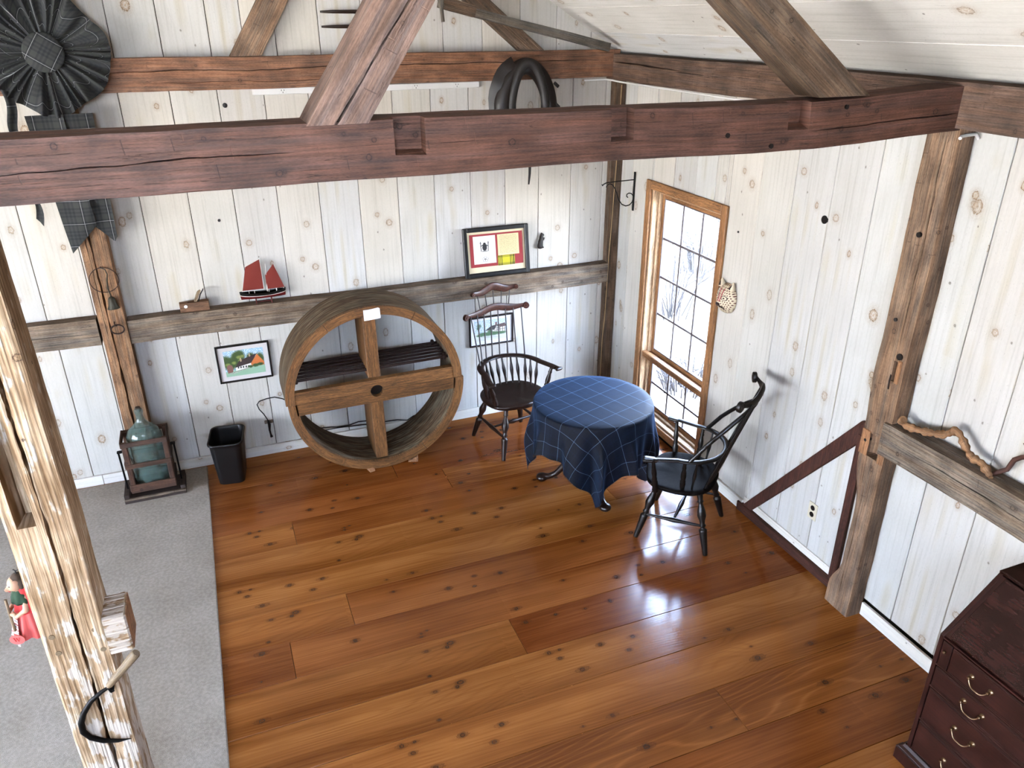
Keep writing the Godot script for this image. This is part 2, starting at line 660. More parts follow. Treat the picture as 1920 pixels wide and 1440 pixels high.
# golden-brown varnished pine floor boards: four boards, 1.2 m by 4 m; grain runs along v
func tex_floor() -> Array:
	var w := 1024
	var h := 2048
	var g := nz(w, h, 1024, 32, 0.09, 33, 4)
	var wp := nz(w, h, 128, 64, 0.02, 35, 3)
	var b := nz(w, h, 128, 128, 0.02, 38, 4)
	var s := nz(w, h, 256, 8, 0.02, 39, 3)
	var d := PackedByteArray()
	d.resize(w * h * 3)
	var hd := PackedByteArray()
	hd.resize(w * h)
	var base := [[138, 78, 35], [152, 91, 41], [158, 97, 45], [142, 82, 37]]
	var o := 0
	var i := 0
	for y in h:
		for x in w:
			var bi := x >> 8
			var bd: Array = base[bi]
			var ph := ((x & 255) * (0.16 + 0.05 * bi) + (wp[i] - 128) * 0.16)
			var ln := sin(ph) * 0.5 + 0.5
			ln = ln * ln * ln
			var k := (g[i] - 128) * 0.10 + (b[i] - 128) * 0.17 + (s[i] - 128) * 0.16
			if bi == 1:
				k += ln * ln * 22.0 - 4.0
			elif bi == 2:
				k -= ln * 9.0
			else:
				k -= ln * 5.0
			d[o] = clampi(int(bd[0] + k), 0, 255)
			d[o + 1] = clampi(int(bd[1] + k * 0.85), 0, 255)
			d[o + 2] = clampi(int(bd[2] + k * 0.6), 0, 255)
			hd[i] = clampi(int(150 - ln * 40.0 + (g[i] - 128) * 0.15), 0, 255)
			o += 3
			i += 1
	var r := RandomNumberGenerator.new()
	r.seed = 77
	for n in 64:
		var bx := (n % 4) * 256 + r.randi_range(30, 225)
		var by := r.randi_range(0, h - 1)
		var q := r.randf_range(4.0, 11.0)
		knot(d, w, h, bx, by, q * 1.5, q * r.randf_range(1.6, 3.0), Color8(96, 54, 28), Color8(88, 48, 25), 0.30, r.randf_range(0.25, 0.5))
		knot(d, w, h, bx, by, q, q * r.randf_range(0.6, 1.0), Color8(50, 27, 17), Color8(42, 23, 15), 0.45, r.randf_range(0.6, 0.95))
	return [img_tex(d, w, h), relief_tex(hd, w, h, 3.0)]


# weathered hewn timber, near white so that each timber's own colour tints it; 0.5 m by 2 m
func tex_hewn() -> Array:
	var w := 512
	var h := 2048
	var g := nz(w, h, 512, 64, 0.09, 53, 4)
	var b := nz(w, h, 128, 256, 0.03, 55, 4)
	var f := nz(w, h, 512, 512, 0.2, 57, 3)
	var ck := nz(w, h, 256, 16, 0.05, 58, 3)
	var d := PackedByteArray()
	d.resize(w * h * 3)
	var hd := PackedByteArray()
	hd.resize(w * h)
	var o := 0
	var i := 0
	for y in h:
		var saw := 6.0 * sin(y * 0.21 + (b[i] - 128) * 0.03)
		for x in w:
			var k := (g[i] - 128) * 0.36 + (b[i] - 128) * 0.40 + (f[i] - 128) * 0.18 + saw * (0.5 if b[i] > 140 else 0.15)
			var c := absf(ck[i] - 128 + (g[i] - 128) * 0.12)
			var dark := 0.0
			if c < 2.6 and b[i] > 112:
				dark = (2.6 - c) * 30.0
			var gy := clampf((ck[i] - 120) * 0.10, -6.0, 10.0)
			d[o] = clampi(int(200 + k - dark - gy), 0, 255)
			d[o + 1] = clampi(int(197 + k * 1.02 - dark), 0, 255)
			d[o + 2] = clampi(int(192 + k * 1.04 - dark + gy * 1.2), 0, 255)
			hd[i] = clampi(int(140 + k * 0.9 - dark * 1.2), 0, 255)
			o += 3
			i += 1
	var r := RandomNumberGenerator.new()
	r.seed = 91
	for n in 22:
		var q := r.randf_range(5.0, 13.0)
		knot(d, w, h, r.randi_range(0, w), r.randi_range(0, h), q, q * r.randf_range(0.8, 1.2), Color8(140, 128, 118), Color8(70, 60, 54), 0.35, 0.85)
	for n in 30:     # axe nicks across the grain
		var x := r.randi_range(0, w)
		var y := r.randi_range(0, h)
		var lite := r.randf() < 0.6
		for k in r.randi_range(10, 50):
			for t in 3:
				var p := (posmod(y + t + int(k * 0.12), h) * w + posmod(x + k, w))
				for c in 3:
					d[p * 3 + c] = clampi(int(d[p * 3 + c] * (1.14 if lite else 0.75)), 0, 255)
				hd[p] = 95
	return [img_tex(d, w, h), relief_tex(hd, w, h, 9.0)]


# the front post's own faces: worn tan wood with flaking whitewash towards its foot; 0.42 m round by 3 m
func tex_flaked() -> Array:
	var w := 512
	var h := 2048
	var g := nz(w, h, 512, 64, 0.10, 63, 4)
	var b := nz(w, h, 128, 256, 0.035, 65, 4)
	var f := nz(w, h, 512, 1024, 0.022, 67, 5)
	var d := PackedByteArray()
	d.resize(w * h * 3)
	var hd := PackedByteArray()
	hd.resize(w * h)
	var o := 0
	var i := 0
	for y in h:
		var low := clampf((900.0 - y) / 620.0, 0.0, 1.0)
		for x in w:
			var k := (g[i] - 128) * 0.46 + (b[i] - 128) * 0.30 + (f[i] - 128) * 0.12
			var rr := 176.0 + k
			var gg := 146.0 + k * 1.02
			var bb := 112.0 + k * 1.0
			var wh := smoothstep(0.0, 0.40, (f[i] - 128) * 0.010 + (g[i] - 128) * 0.004 + low * 0.95 - 0.48)
			rr = lerpf(rr, 222.0 + k * 0.25, wh * 0.72)
			gg = lerpf(gg, 212.0 + k * 0.25, wh * 0.72)
			bb = lerpf(bb, 200.0 + k * 0.25, wh * 0.72)
			d[o] = clampi(int(rr), 0, 255)
			d[o + 1] = clampi(int(gg), 0, 255)
			d[o + 2] = clampi(int(bb), 0, 255)
			hd[i] = clampi(int(128 + k * 0.9 + wh * 22.0), 0, 255)
			o += 3
			i += 1
	var r := RandomNumberGenerator.new()
	r.seed = 17
	for n in 16:
		knot(d, w, h, r.randi_range(0, w), r.randi_range(0, h), r.randf_range(6.0, 12.0), r.randf_range(6.0, 12.0), Color8(150, 116, 82), Color8(84, 60, 40), 0.3, 0.85)
	for n in 26:
		knot(d, w, h, r.randi_range(0, w), r.randi_range(0, h), 3.0, 3.5, Color8(40, 30, 24), Color8(50, 36, 28), 0.2, 1.0)
	return [img_tex(d, w, h), relief_tex(hd, w, h, 12.0)]


# fine-grained hardwood, near white, to be tinted: 0.4 m by 1.6 m
func tex_fine() -> ImageTexture:
	var w := 256
	var h := 1024
	var g := nz(w, h, 256, 64, 0.12, 73, 4)
	var b := nz(w, h, 128, 64, 0.03, 75, 3)
	var fl := nz(w, h, 256, 256, 0.16, 77, 2)
	var d := PackedByteArray()
	d.resize(w * h * 3)
	var o := 0
	for i in w * h:
		var ph := absf(sin((i % w) * 0.13 + (b[i] - 128) * 0.12))
		var k := (g[i] - 128) * 0.42 + (b[i] - 128) * 0.25 - (1.0 - ph) * 34.0
		if fl[i] > 172:
			k += 26.0
		d[o] = clampi(int(205 + k), 0, 255)
		d[o + 1] = clampi(int(203 + k), 0, 255)
		d[o + 2] = clampi(int(200 + k), 0, 255)
		o += 3
	return img_tex(d, w, h)


# thin bent strips seen on edge: brown and grey bands along u
func tex_strips() -> ImageTexture:
	var w := 512
	var h := 128
	var g := nz(w, h, 64, 128, 0.12, 83, 4)
	var b := nz(w, h, 32, 128, 0.05, 85, 3)
	var d := PackedByteArray()
	d.resize(w * h * 3)
	var o := 0
	for y in h:
		for x in w:
			var i := y * w + x
			var k := (g[i] - 128) * 0.55 + (b[i] - 128) * 0.4
			var ln := 0.72 if y % 8 == 0 else 1.0
			var grey := clampf((b[i] - 96) / 70.0, 0.0, 1.0)
			d[o] = clampi(int((lerpf(146, 140, grey) + k) * ln), 0, 255)
			d[o + 1] = clampi(int((lerpf(120, 134, grey) + k) * ln), 0, 255)
			d[o + 2] = clampi(int((lerpf(90, 122, grey) + k) * ln), 0, 255)
			o += 3
	return img_tex(d, w, h)


# tartan: one sett per tile, twill flecks; bands = [[from, to, colour], ...] in tile fractions
func tex_tartan(w: int, ground: Color, bands: Array) -> ImageTexture:
	var col := PackedColorArray()
	col.resize(w)
	for x in w:
		col[x] = ground
		for q in bands:
			if x >= q[0] * w and x < q[1] * w:
				col[x] = q[2]
	var d := PackedByteArray()
	d.resize(w * w * 3)
	var o := 0
	for y in w:
		for x in w:
			var a := col[x]
			var b := col[y]
			var c := a if ((x + y) >> 1) % 2 == 0 else b
			c = c.lerp(a.lerp(b, 0.5), 0.6)
			if a.v > 0.5: c = c.lerp(a, 0.75)
			if b.v > 0.5: c = c.lerp(b, 0.75)
			d[o] = c.r8
			d[o + 1] = c.g8
			d[o + 2] = c.b8
			o += 3
	return img_tex(d, w, w)


func tex_carpet() -> Array:
	var w := 1024
	var f := nz(w, w, w, w, 0.35, 93, 2)
	var b := nz(w, w, 256, 256, 0.012, 95, 4)
	var m := nz(w, w, 512, 512, 0.08, 97, 3)
	var d := PackedByteArray()
	d.resize(w * w * 3)
	var o := 0
	for i in w * w:
		var k := (f[i] - 128) * 0.30 + (b[i] - 128) * 0.07 + (m[i] - 128) * 0.12
		d[o] = clampi(int(180 + k), 0, 255)
		d[o + 1] = clampi(int(168 + k), 0, 255)
		d[o + 2] = clampi(int(152 + k), 0, 255)
		o += 3
	return [img_tex(d, w, w), relief_tex(f, w, w, 6.0)]


func tex_mahogany() -> ImageTexture:
	var w := 512
	var h := 512
	var g := nz(w, h, 512, 16, 0.09, 103, 4)
	var b := nz(w, h, 128, 128, 0.03, 105, 3)
	var d := PackedByteArray()
	d.resize(w * h * 3)
	var o := 0
	for i in w * h:
		var k := (g[i] - 128) * 0.10 + (b[i] - 128) * 0.12
		d[o] = clampi(int(46 + k * 0.8), 0, 255)
		d[o + 1] = clampi(int(23 + k * 0.45), 0, 255)
		d[o + 2] = clampi(int(19 + k * 0.4), 0, 255)
		o += 3
	return img_tex(d, w, h)


func blob(im: Image, cx: float, cy: float, rx: float, ry: float, c: Color, rough := 0.25) -> void:
	for y in range(maxi(0, int(cy - ry * 1.3)), mini(im.get_height(), int(cy + ry * 1.3) + 1)):
		for x in range(maxi(0, int(cx - rx * 1.3)), mini(im.get_width(), int(cx + rx * 1.3) + 1)):
			var q := Vector2((x - cx) / rx, (y - cy) / ry).length() + rough * fn.get_noise_2d(x * 40.0 + cx * 7.0, y * 40.0)
			if q < 1.0:
				var k := 1.0 + 0.35 * fn.get_noise_2d(x * 60.0, y * 60.0 + cy * 9.0)
				im.set_pixel(x, y, Color(c.r * k, c.g * k, c.b * k))


func poly(im: Image, pts: PackedVector2Array, c: Color, rough := 0.0) -> void:
	var r := Rect2(pts[0], Vector2.ZERO)
	for p in pts:
		r = r.expand(p)
	for y in range(maxi(0, int(r.position.y)), mini(im.get_height(), int(r.end.y) + 1)):
		for x in range(maxi(0, int(r.position.x)), mini(im.get_width(), int(r.end.x) + 1)):
			if Geometry2D.is_point_in_polygon(Vector2(x + 0.5, y + 0.5), pts):
				var k := 1.0 + rough * fn.get_noise_2d(x * 50.0, y * 50.0)
				im.set_pixel(x, y, Color(c.r * k, c.g * k, c.b * k))


func line(im: Image, a: Vector2, b: Vector2, c: Color, wd := 1.0) -> void:
	var n := int(a.distance_to(b) * 2.0) + 1
	for k in n + 1:
		var p := a.lerp(b, float(k) / n)
		for dy in range(-int(wd), int(wd) + 1):
			for dx in range(-int(wd), int(wd) + 1):
				if Vector2(dx, dy).length() <= wd * 0.7:
					var q := Vector2i(int(p.x) + dx, int(p.y) + dy)
					if q.x >= 0 and q.y >= 0 and q.x < im.get_width() and q.y < im.get_height():
						im.set_pixelv(q, c)


# watercolour of thatched cottages: white walls, an orange gable, a stone wall and trees
func art_cottages() -> ImageTexture:
	var im := Image.create(256, 160, false, Image.FORMAT_RGB8)
	for y in 160:
		for x in 256:
			var k := fn.get_noise_2d(x * 9.0, y * 16.0)
			im.set_pixel(x, y, Color(0.52, 0.72, 0.84).lerp(Color(0.9, 0.93, 0.95), clampf(0.45 + k * 1.7, 0, 1)))
	for q in [[10, 62, 36, 34], [34, 82, 40, 40], [78, 40, 30, 30], [100, 34, 34, 34], [92, 66, 42, 34], [172, 56, 28, 30], [230, 72, 26, 40], [60, 70, 30, 30]]:
		blob(im, q[0], q[1], q[2], q[3], Color(0.25, 0.33, 0.16), 0.5)
	for q in [[96, 44, 16, 10], [118, 40, 12, 9], [60, 76, 14, 9], [20, 84, 16, 10], [104, 66, 14, 8]]:
		blob(im, q[0], q[1], q[2], q[3], Color(0.50, 0.55, 0.28), 0.7)
	poly(im, PackedVector2Array([Vector2(0, 160), Vector2(0, 128), Vector2(256, 112), Vector2(256, 160)]), Color(0.60, 0.74, 0.62), 0.2)
	poly(im, PackedVector2Array([Vector2(66, 106), Vector2(66, 128), Vector2(168, 116), Vector2(168, 88)]), Color(0.93, 0.91, 0.87), 0.1)
	poly(im, PackedVector2Array([Vector2(62, 108), Vector2(96, 66), Vector2(214, 34), Vector2(170, 90)]), Color(0.23, 0.17, 0.16), 0.5)
	poly(im, PackedVector2Array([Vector2(168, 92), Vector2(214, 38), Vector2(254, 92), Vector2(254, 112), Vector2(170, 116)]), Color(0.80, 0.45, 0.22), 0.35)
	for x in [80, 96, 112, 130, 146]:
		poly(im, PackedVector2Array([Vector2(x, 104), Vector2(x + 9, 103), Vector2(x + 9, 114), Vector2(x, 115)]), Color(0.20, 0.20, 0.20), 0.3)
	poly(im, PackedVector2Array([Vector2(100, 52), Vector2(110, 50), Vector2(111, 72), Vector2(101, 74)]), Color(0.72, 0.62, 0.50), 0.3)
	poly(im, PackedVector2Array([Vector2(160, 32), Vector2(170, 30), Vector2(171, 48), Vector2(161, 50)]), Color(0.72, 0.62, 0.50), 0.3)
	poly(im, PackedVector2Array([Vector2(10, 96), Vector2(24, 84), Vector2(44, 88), Vector2(50, 104), Vector2(46, 134), Vector2(14, 138)]), Color(0.52, 0.36, 0.32), 0.4)
	for q in [[196, 108, 20, 10], [160, 112, 16, 8], [226, 104, 20, 9]]:
		blob(im, q[0], q[1], q[2], q[3], Color(0.20, 0.32, 0.16), 0.5)
	for k in 60:
		blob(im, 30.0 + k * 2.1, 142.0 - k * 0.42 + 4.0 * fn.get_noise_1d(k * 90.0), 3.4, 2.4, Color(0.42, 0.42, 0.38).lerp(Color(0.86, 0.84, 0.8), 0.5 + 0.5 * sin(k * 2.3)), 0.3)
	im.generate_mipmaps()
	return ImageTexture.create_from_image(im)


# watercolour of a half-timbered house with a pale sky
func art_timbered() -> ImageTexture:
	var im := Image.create(224, 176, false, Image.FORMAT_RGB8)
	for y in 176:
		for x in 224:
			var k := fn.get_noise_2d(x * 8.0 + 900.0, y * 14.0)
			var sky := Color(0.66, 0.76, 0.83).lerp(Color(0.93, 0.94, 0.94), clampf(0.5 + k * 1.6, 0, 1))
			im.set_pixel(x, y, sky if y < 108 else Color(0.86, 0.86, 0.82))
	poly(im, PackedVector2Array([Vector2(76, 86), Vector2(120, 52), Vector2(196, 44), Vector2(206, 70), Vector2(206, 116), Vector2(90, 122)]), Color(0.90, 0.87, 0.82), 0.1)
	poly(im, PackedVector2Array([Vector2(70, 92), Vector2(112, 56), Vector2(150, 50), Vector2(132, 92)]), Color(0.24, 0.22, 0.22), 0.5)
	poly(im, PackedVector2Array([Vector2(146, 52), Vector2(206, 42), Vector2(214, 72), Vector2(172, 76)]), Color(0.36, 0.29, 0.27), 0.5)
	poly(im, PackedVector2Array([Vector2(140, 28), Vector2(152, 28), Vector2(152, 54), Vector2(140, 54)]), Color(0.42, 0.30, 0.27), 0.3)
	for q in [[132, 92, 152, 52], [152, 52, 172, 90], [140, 80, 166, 80], [152, 54, 152, 118], [172, 76, 172, 118], [190, 74, 190, 116], [134, 98, 206, 92], [206, 72, 206, 116]]:
		line(im, Vector2(q[0], q[1]), Vector2(q[2], q[3]), Color(0.16, 0.13, 0.12), 2.0)
	for q in [[58, 118, 34, 14], [90, 124, 34, 14], [130, 122, 34, 16], [180, 124, 36, 12], [104, 104, 18, 14], [40, 128, 30, 10]]:
		blob(im, q[0], q[1], q[2], q[3], Color(0.30, 0.42, 0.28), 0.6)
	for q in [[30, 46, 14, 16], [24, 66, 10, 12]]:
		blob(im, q[0], q[1], q[2], q[3], Color(0.34, 0.44, 0.34), 0.9)
	for k in 8:
		line(im, Vector2(30 + k * 6, 140 + k * 2), Vector2(110 + k * 10, 134 + k * 4), Color(0.66, 0.66, 0.62), 1.0)
	im.generate_mipmaps()
	return ImageTexture.create_from_image(im)


# a crest within a strap ring over a small flower, printed in black on white
func art_crest() -> ImageTexture:
	var w := 160
	var h := 224
	var im := Image.create(w, h, false, Image.FORMAT_RGB8)
	im.fill(Color(0.93, 0.92, 0.89))
	var ink := Color(0.13, 0.12, 0.12)
	var pale := Color(0.52, 0.50, 0.48)
	for k in 240:
		var an := TAU * k / 240
		for r in [64.0, 47.0]:
			im.set_pixelv(Vector2i(Vector2(80, 86) + Vector2(cos(an), sin(an)) * r), pale)
	for k in 40:     # the strap's small marks
		var an := TAU * k / 40
		if absf(an - PI * 0.5) > 0.45:
			line(im, Vector2(80, 86) + Vector2(cos(an), sin(an)) * 52.0, Vector2(80, 86) + Vector2(cos(an + 0.05), sin(an + 0.05)) * 59.0, pale, 1.0)
	blob(im, 80, 90, 17, 30, ink, 0.3)
	blob(im, 80, 62, 10, 10, ink, 0.2)
	for s in [-1.0, 1.0]:
		line(im, Vector2(80 + s * 12, 72), Vector2(80 + s * 28, 82), ink, 4.0)
		line(im, Vector2(80 + s * 28, 46), Vector2(80 + s * 25, 122), ink, 3.0)
		line(im, Vector2(80 + s * 22, 60), Vector2(80 + s * 34, 56), ink, 2.0)
	line(im, Vector2(62, 122), Vector2(98, 122), ink, 3.0)
	for k in 5:
		blob(im, 80 + 14 * cos(TAU * k / 5 - PI / 2), 188 + 14 * sin(TAU * k / 5 - PI / 2), 10, 10, pale, 0.1)
		blob(im, 80 + 14 * cos(TAU * k / 5 - PI / 2), 188 + 14 * sin(TAU * k / 5 - PI / 2), 7, 7, Color(0.93, 0.92, 0.89), 0.1)
	blob(im, 80, 188, 6, 6, pale, 0.1)
	im.generate_mipmaps()
	return ImageTexture.create_from_image(im)


# a page of close brown handwriting
func art_page() -> ImageTexture:
	var im := Image.create(192, 184, false, Image.FORMAT_RGB8)
	im.fill(Color(0.86, 0.79, 0.60))
	for row in 20:
		var y := 12.0 + row * 8.2
		var x := 16.0 + (10.0 if row == 0 else 0.0)
		while x < 172.0:
			var len := 5.0 + 12.0 * absf(fn.get_noise_2d(x * 31.0, row * 97.0) * 2.0)
			var px := x
			while px < minf(x + len, 176.0):
				line(im, Vector2(px, y + 2.2 * fn.get_noise_2d(px * 160.0, row * 50.0)), Vector2(px + 2.0, y + 3.4 * fn.get_noise_2d(px * 160.0 + 90.0, row * 50.0)), Color(0.45, 0.36, 0.24), 1.0)
				px += 2.0
			x += len + 4.0
	im.generate_mipmaps()
	return ImageTexture.create_from_image(im)


# a swatch of yellow and black checked cloth
func art_swatch() -> ImageTexture:
	var w := 128
	var h := 96
	var im := Image.create(w, h, false, Image.FORMAT_RGB8)
	for y in h:
		for x in w:
			var a := 0.0
			for q in [[4, 10], [16, 20], [26, 32], [92, 98], [104, 108], [114, 124]]:
				if x >= q[0] and x < q[1]: a += 0.6
			for q in [[4, 9], [13, 17], [74, 79], [84, 92]]:
				if y >= q[0] and y < q[1]: a += 0.5
			im.set_pixel(x, y, Color(0.76, 0.71, 0.14).lerp(Color(0.08, 0.08, 0.07), minf(a, 1.0)))
	im.generate_mipmaps()
	return ImageTexture.create_from_image(im)


# dots in rows on cream, for the carved cat mask
func tex_spots() -> ImageTexture:
	var w := 128
	var im := Image.create(w, w, false, Image.FORMAT_RGB8)
	im.fill(Color(0.86, 0.80, 0.68))
	for j in 8:
		for i in 8:
			blob(im, 8 + i * 16 + (8 if j % 2 else 0), 8 + j * 16, 4.2, 4.2, Color(0.36, 0.17, 0.13), 0.1)
	im.generate_mipmaps()
	return ImageTexture.create_from_image(im)


func mat(called: String, c: Color, rough := 0.6, tex: Texture2D = null, nrm: Texture2D = null, ns := 1.0, metal := 0.0, spec := 0.5) -> StandardMaterial3D:
	var m := StandardMaterial3D.new()
	m.resource_name = called
	m.albedo_color = c
	m.roughness = rough
	m.metallic = metal
	m.metallic_specular = spec
	if tex:
		m.albedo_texture = tex
	if nrm:
		m.normal_enabled = true
		m.normal_texture = nrm
		m.normal_scale = ns
	M[called] = m
	return m


func materials() -> void:
	var white := tex_white()
	var flr := tex_floor()
	var hewn := tex_hewn()
	var flaked := tex_flaked()
	var fine := tex_fine()
	var carpet := tex_carpet()
	var mahog := tex_mahogany()
	for k in 4:
		mat("white_board_%d" % k, [Color(0.87, 0.868, 0.862), Color(0.855, 0.845, 0.83), Color(0.845, 0.843, 0.835), Color(0.865, 0.853, 0.83)][k], 0.75, white)
		mat("ceiling_board_%d" % k, [Color(0.985, 0.992, 1), Color(0.975, 0.98, 0.985), Color(0.97, 0.98, 0.985), Color(0.98, 0.985, 0.985)][k], 0.75, white)
	mat("white_trim", Color(0.97, 0.96, 0.94), 0.6, white)
	for k in 6:
		mat("floor_board_%d" % k, [Color(1, 1, 1), Color(0.93, 0.91, 0.89), Color(1.0, 0.98, 0.95), Color(0.95, 0.90, 0.87), Color(0.98, 0.95, 0.90), Color(0.91, 0.86, 0.83)][k], 0.17, flr[0], flr[1], 0.15, 0.0, 0.7)
	mat("dark_gap", Color(0.16, 0.14, 0.12), 0.9)
	mat("tie", Color(0.455, 0.315, 0.265), 0.62, hewn[0], hewn[1], 0.6)
	mat("girt", Color(0.63, 0.45, 0.34), 0.65, hewn[0], hewn[1], 0.6)
	mat("plate", Color(0.48, 0.38, 0.32), 0.7, hewn[0], hewn[1], 0.6)
	mat("strut", Color(0.64, 0.53, 0.485), 0.7, hewn[0], hewn[1], 0.5)
	mat("brace", Color(0.50, 0.415, 0.34), 0.7, hewn[0], hewn[1], 0.5)
	mat("rail", Color(0.58, 0.51, 0.44), 0.75, hewn[0], hewn[1], 0.7)
	mat("post_warm", Color(0.66, 0.50, 0.36), 0.7, hewn[0], hewn[1], 0.7)
	mat("post_brown", Color(0.62, 0.50, 0.40), 0.7, hewn[0], hewn[1], 0.7)
	mat("post_dark", Color(0.47, 0.38, 0.30), 0.7, hewn[0], hewn[1], 0.7)
	mat("grey_wood", Color(0.46, 0.43, 0.39), 0.8, hewn[0], hewn[1], 0.6)
	mat("flaked", Color(1, 1, 1), 0.75, flaked[0], flaked[1], 0.9)
	mat("fresh_wood", Color(0.72, 0.52, 0.36), 0.65, fine)
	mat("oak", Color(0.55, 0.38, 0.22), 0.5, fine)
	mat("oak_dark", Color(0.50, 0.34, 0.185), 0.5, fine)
	mat("strips", Color(0.66, 0.62, 0.56), 0.6, tex_strips())
	mat("red_brown_board", Color(0.33, 0.19, 0.15), 0.55, fine)
	mat("window_wood", Color(0.76, 0.55, 0.37), 0.45, fine)
	mat("jamb_wood", Color(0.96, 0.80, 0.63), 0.5, fine)
	mat("ebony_seat", Color(0.10, 0.09, 0.09), 0.62, fine, null, 1.0, 0.0, 0.15)
	mat("walnut", Color(0.17, 0.105, 0.08), 0.32, fine)
	mat("walnut_red", Color(0.36, 0.22, 0.18), 0.34, fine)
	mat("ebony", Color(0.085, 0.08, 0.08), 0.33, fine)
	mat("crate_wood", Color(0.37, 0.26, 0.20), 0.7, hewn[0], hewn[1], 0.4)
	mat("crate_dark", Color(0.27, 0.22, 0.20), 0.65, fine)
	mat("plane_wood", Color(0.56, 0.41, 0.30), 0.6, fine)
	mat("mahogany", Color(1, 1, 1), 0.3, mahog)
	mat("mahogany_lid", Color(0.94, 0.98, 1.0), 0.26, mahog)
	mat("carpet", Color(1, 1, 1), 0.95, carpet[0], carpet[1], 0.8)
	var navy := Color(0.035, 0.042, 0.066)
	var green := Color(0.045, 0.068, 0.085)
	var blue := Color(0.060, 0.09, 0.145)
	mat("cloth", Color(0.50, 0.72, 1.0), 0.65, tex_tartan(256, blue, [[0.06, 0.30, navy], [0.30, 0.36, green], [0.36, 0.42, navy], [0.42, 0.48, green], [0.52, 0.58, green], [0.58, 0.64, navy], [0.64, 0.70, green], [0.70, 0.94, navy], [0.984, 1.0, Color(0.86, 0.74, 0.60)]]))
	M["cloth"].rim_enabled = true
	M["cloth"].rim = 0.34
	M["cloth"].rim_tint = 1.0
	M["cloth"].metallic_specular = 0.35
	M["cloth"].cull_mode = BaseMaterial3D.CULL_DISABLED
	mat("rosette_cloth", Color(1, 1, 1), 0.85, tex_tartan(128, Color(0.09, 0.10, 0.12), [[0.08, 0.30, Color(0.19, 0.20, 0.19)], [0.38, 0.46, Color(0.17, 0.18, 0.18)], [0.54, 0.62, Color(0.17, 0.18, 0.18)], [0.70, 0.92, Color(0.19, 0.20, 0.19)], [0.98, 1.0, Color(0.66, 0.66, 0.66)]]))
	M["rosette_cloth"].cull_mode = BaseMaterial3D.CULL_DISABLED
	mat("black_plastic", Color(0.045, 0.045, 0.05), 0.42)
	mat("iron", Color(0.05, 0.05, 0.055), 0.5, null, null, 1.0, 0.6)
	mat("rust", Color(0.17, 0.10, 0.08), 0.6, null, null, 1.0, 0.3)
	mat("bronze", Color(0.21, 0.20, 0.16), 0.5, null, null, 1.0, 0.5)
	mat("brass", Color(0.66, 0.56, 0.44), 0.35, null, null, 1.0, 1.0)
	mat("leather", Color(0.12, 0.085, 0.075), 0.45, fine)
	mat("hame_leather", Color(0.19, 0.18, 0.175), 0.5, fine)
	mat("paper", Color(0.93, 0.92, 0.93), 0.8)
	mat("cream_card", Color(0.86, 0.80, 0.66), 0.85)
	mat("mat_board", Color(0.84, 0.81, 0.79), 0.85)
	mat("red_card", Color(0.58, 0.20, 0.21), 0.85)
	mat("frame_black", Color(0.055, 0.06, 0.065), 0.4)
	mat("frame_brown", Color(0.10, 0.06, 0.05), 0.45)
	mat("sail", Color(0.44, 0.14, 0.10), 0.9)
	M["sail"].cull_mode = BaseMaterial3D.CULL_DISABLED
	mat("hull_black", Color(0.05, 0.055, 0.055), 0.3)
	mat("hull_red", Color(0.36, 0.06, 0.06), 0.35)
	mat("hull_white", Color(0.90, 0.88, 0.84), 0.4)
	mat("stand_red", Color(0.33, 0.11, 0.08), 0.5)
	mat("white_plastic", Color(0.90, 0.89, 0.87), 0.4)
	mat("ivory_plastic", Color(0.84, 0.80, 0.70), 0.4)
	mat("socket_dark", Color(0.05, 0.035, 0.03), 0.5)
	mat("branch_pale", Color(0.70, 0.53, 0.38), 0.8, hewn[0], hewn[1], 0.5)
	mat("branch_dark", Color(0.40, 0.24, 0.19), 0.75, hewn[0], hewn[1], 0.5)
	mat("mask_paint", Color(1, 1, 1), 0.5, tex_spots())
	mat("mask_cream", Color(0.85, 0.78, 0.66), 0.5)
	mat("mask_dark", Color(0.16, 0.07, 0.06), 0.5)
	mat("mask_pink", Color(0.66, 0.30, 0.30), 0.5)
	mat("figure_brown", Color(0.12, 0.09, 0.075), 0.5)
	mat("gown_red", Color(0.72, 0.17, 0.17), 0.85)
	mat("gown_pink", Color(0.84, 0.36, 0.34), 0.85)
	mat("hair", Color(0.30, 0.24, 0.19), 0.9)
	mat("skin", Color(0.80, 0.62, 0.50), 0.6)
	mat("shawl_green", Color(0.10, 0.22, 0.13), 0.85)
	mat("straw", Color(0.74, 0.62, 0.44), 0.9)
	mat("handle_wood", Color(0.62, 0.53, 0.41), 0.6, fine)
	mat("apron_check", Color(1, 1, 1), 0.9, tex_tartan(32, Color(0.90, 0.88, 0.86), [[0.1, 0.35, Color(0.60, 0.18, 0.18)], [0.55, 0.8, Color(0.55, 0.50, 0.50)]]))
	mat("art_cottages", Color(1, 1, 1), 0.7, art_cottages())
	mat("art_timbered", Color(1, 1, 1), 0.7, art_timbered())
	mat("art_crest", Color(1, 1, 1), 0.7, art_crest())
	mat("art_page", Color(1, 1, 1), 0.7, art_page())
	mat("art_swatch", Color(1, 1, 1), 0.8, art_swatch())
	var gl := mat("pane", Color(0.90, 0.95, 0.96, 0.06), 0.0)
	gl.transparency = BaseMaterial3D.TRANSPARENCY_ALPHA
	var jar := mat("jar_glass", Color(0.40, 0.49, 0.46, 0.46), 0.06)
	jar.transparency = BaseMaterial3D.TRANSPARENCY_ALPHA
	jar.cull_mode = BaseMaterial3D.CULL_DISABLED
	mat("grille", Color(0.46, 0.43, 0.43), 0.5)
	mat("ground", Color(0.76, 0.74, 0.70), 0.95, carpet[0])
	mat("twig_pale", Color(0.58, 0.55, 0.53), 0.9)
	mat("twig_dark", Color(0.20, 0.18, 0.18), 0.9)
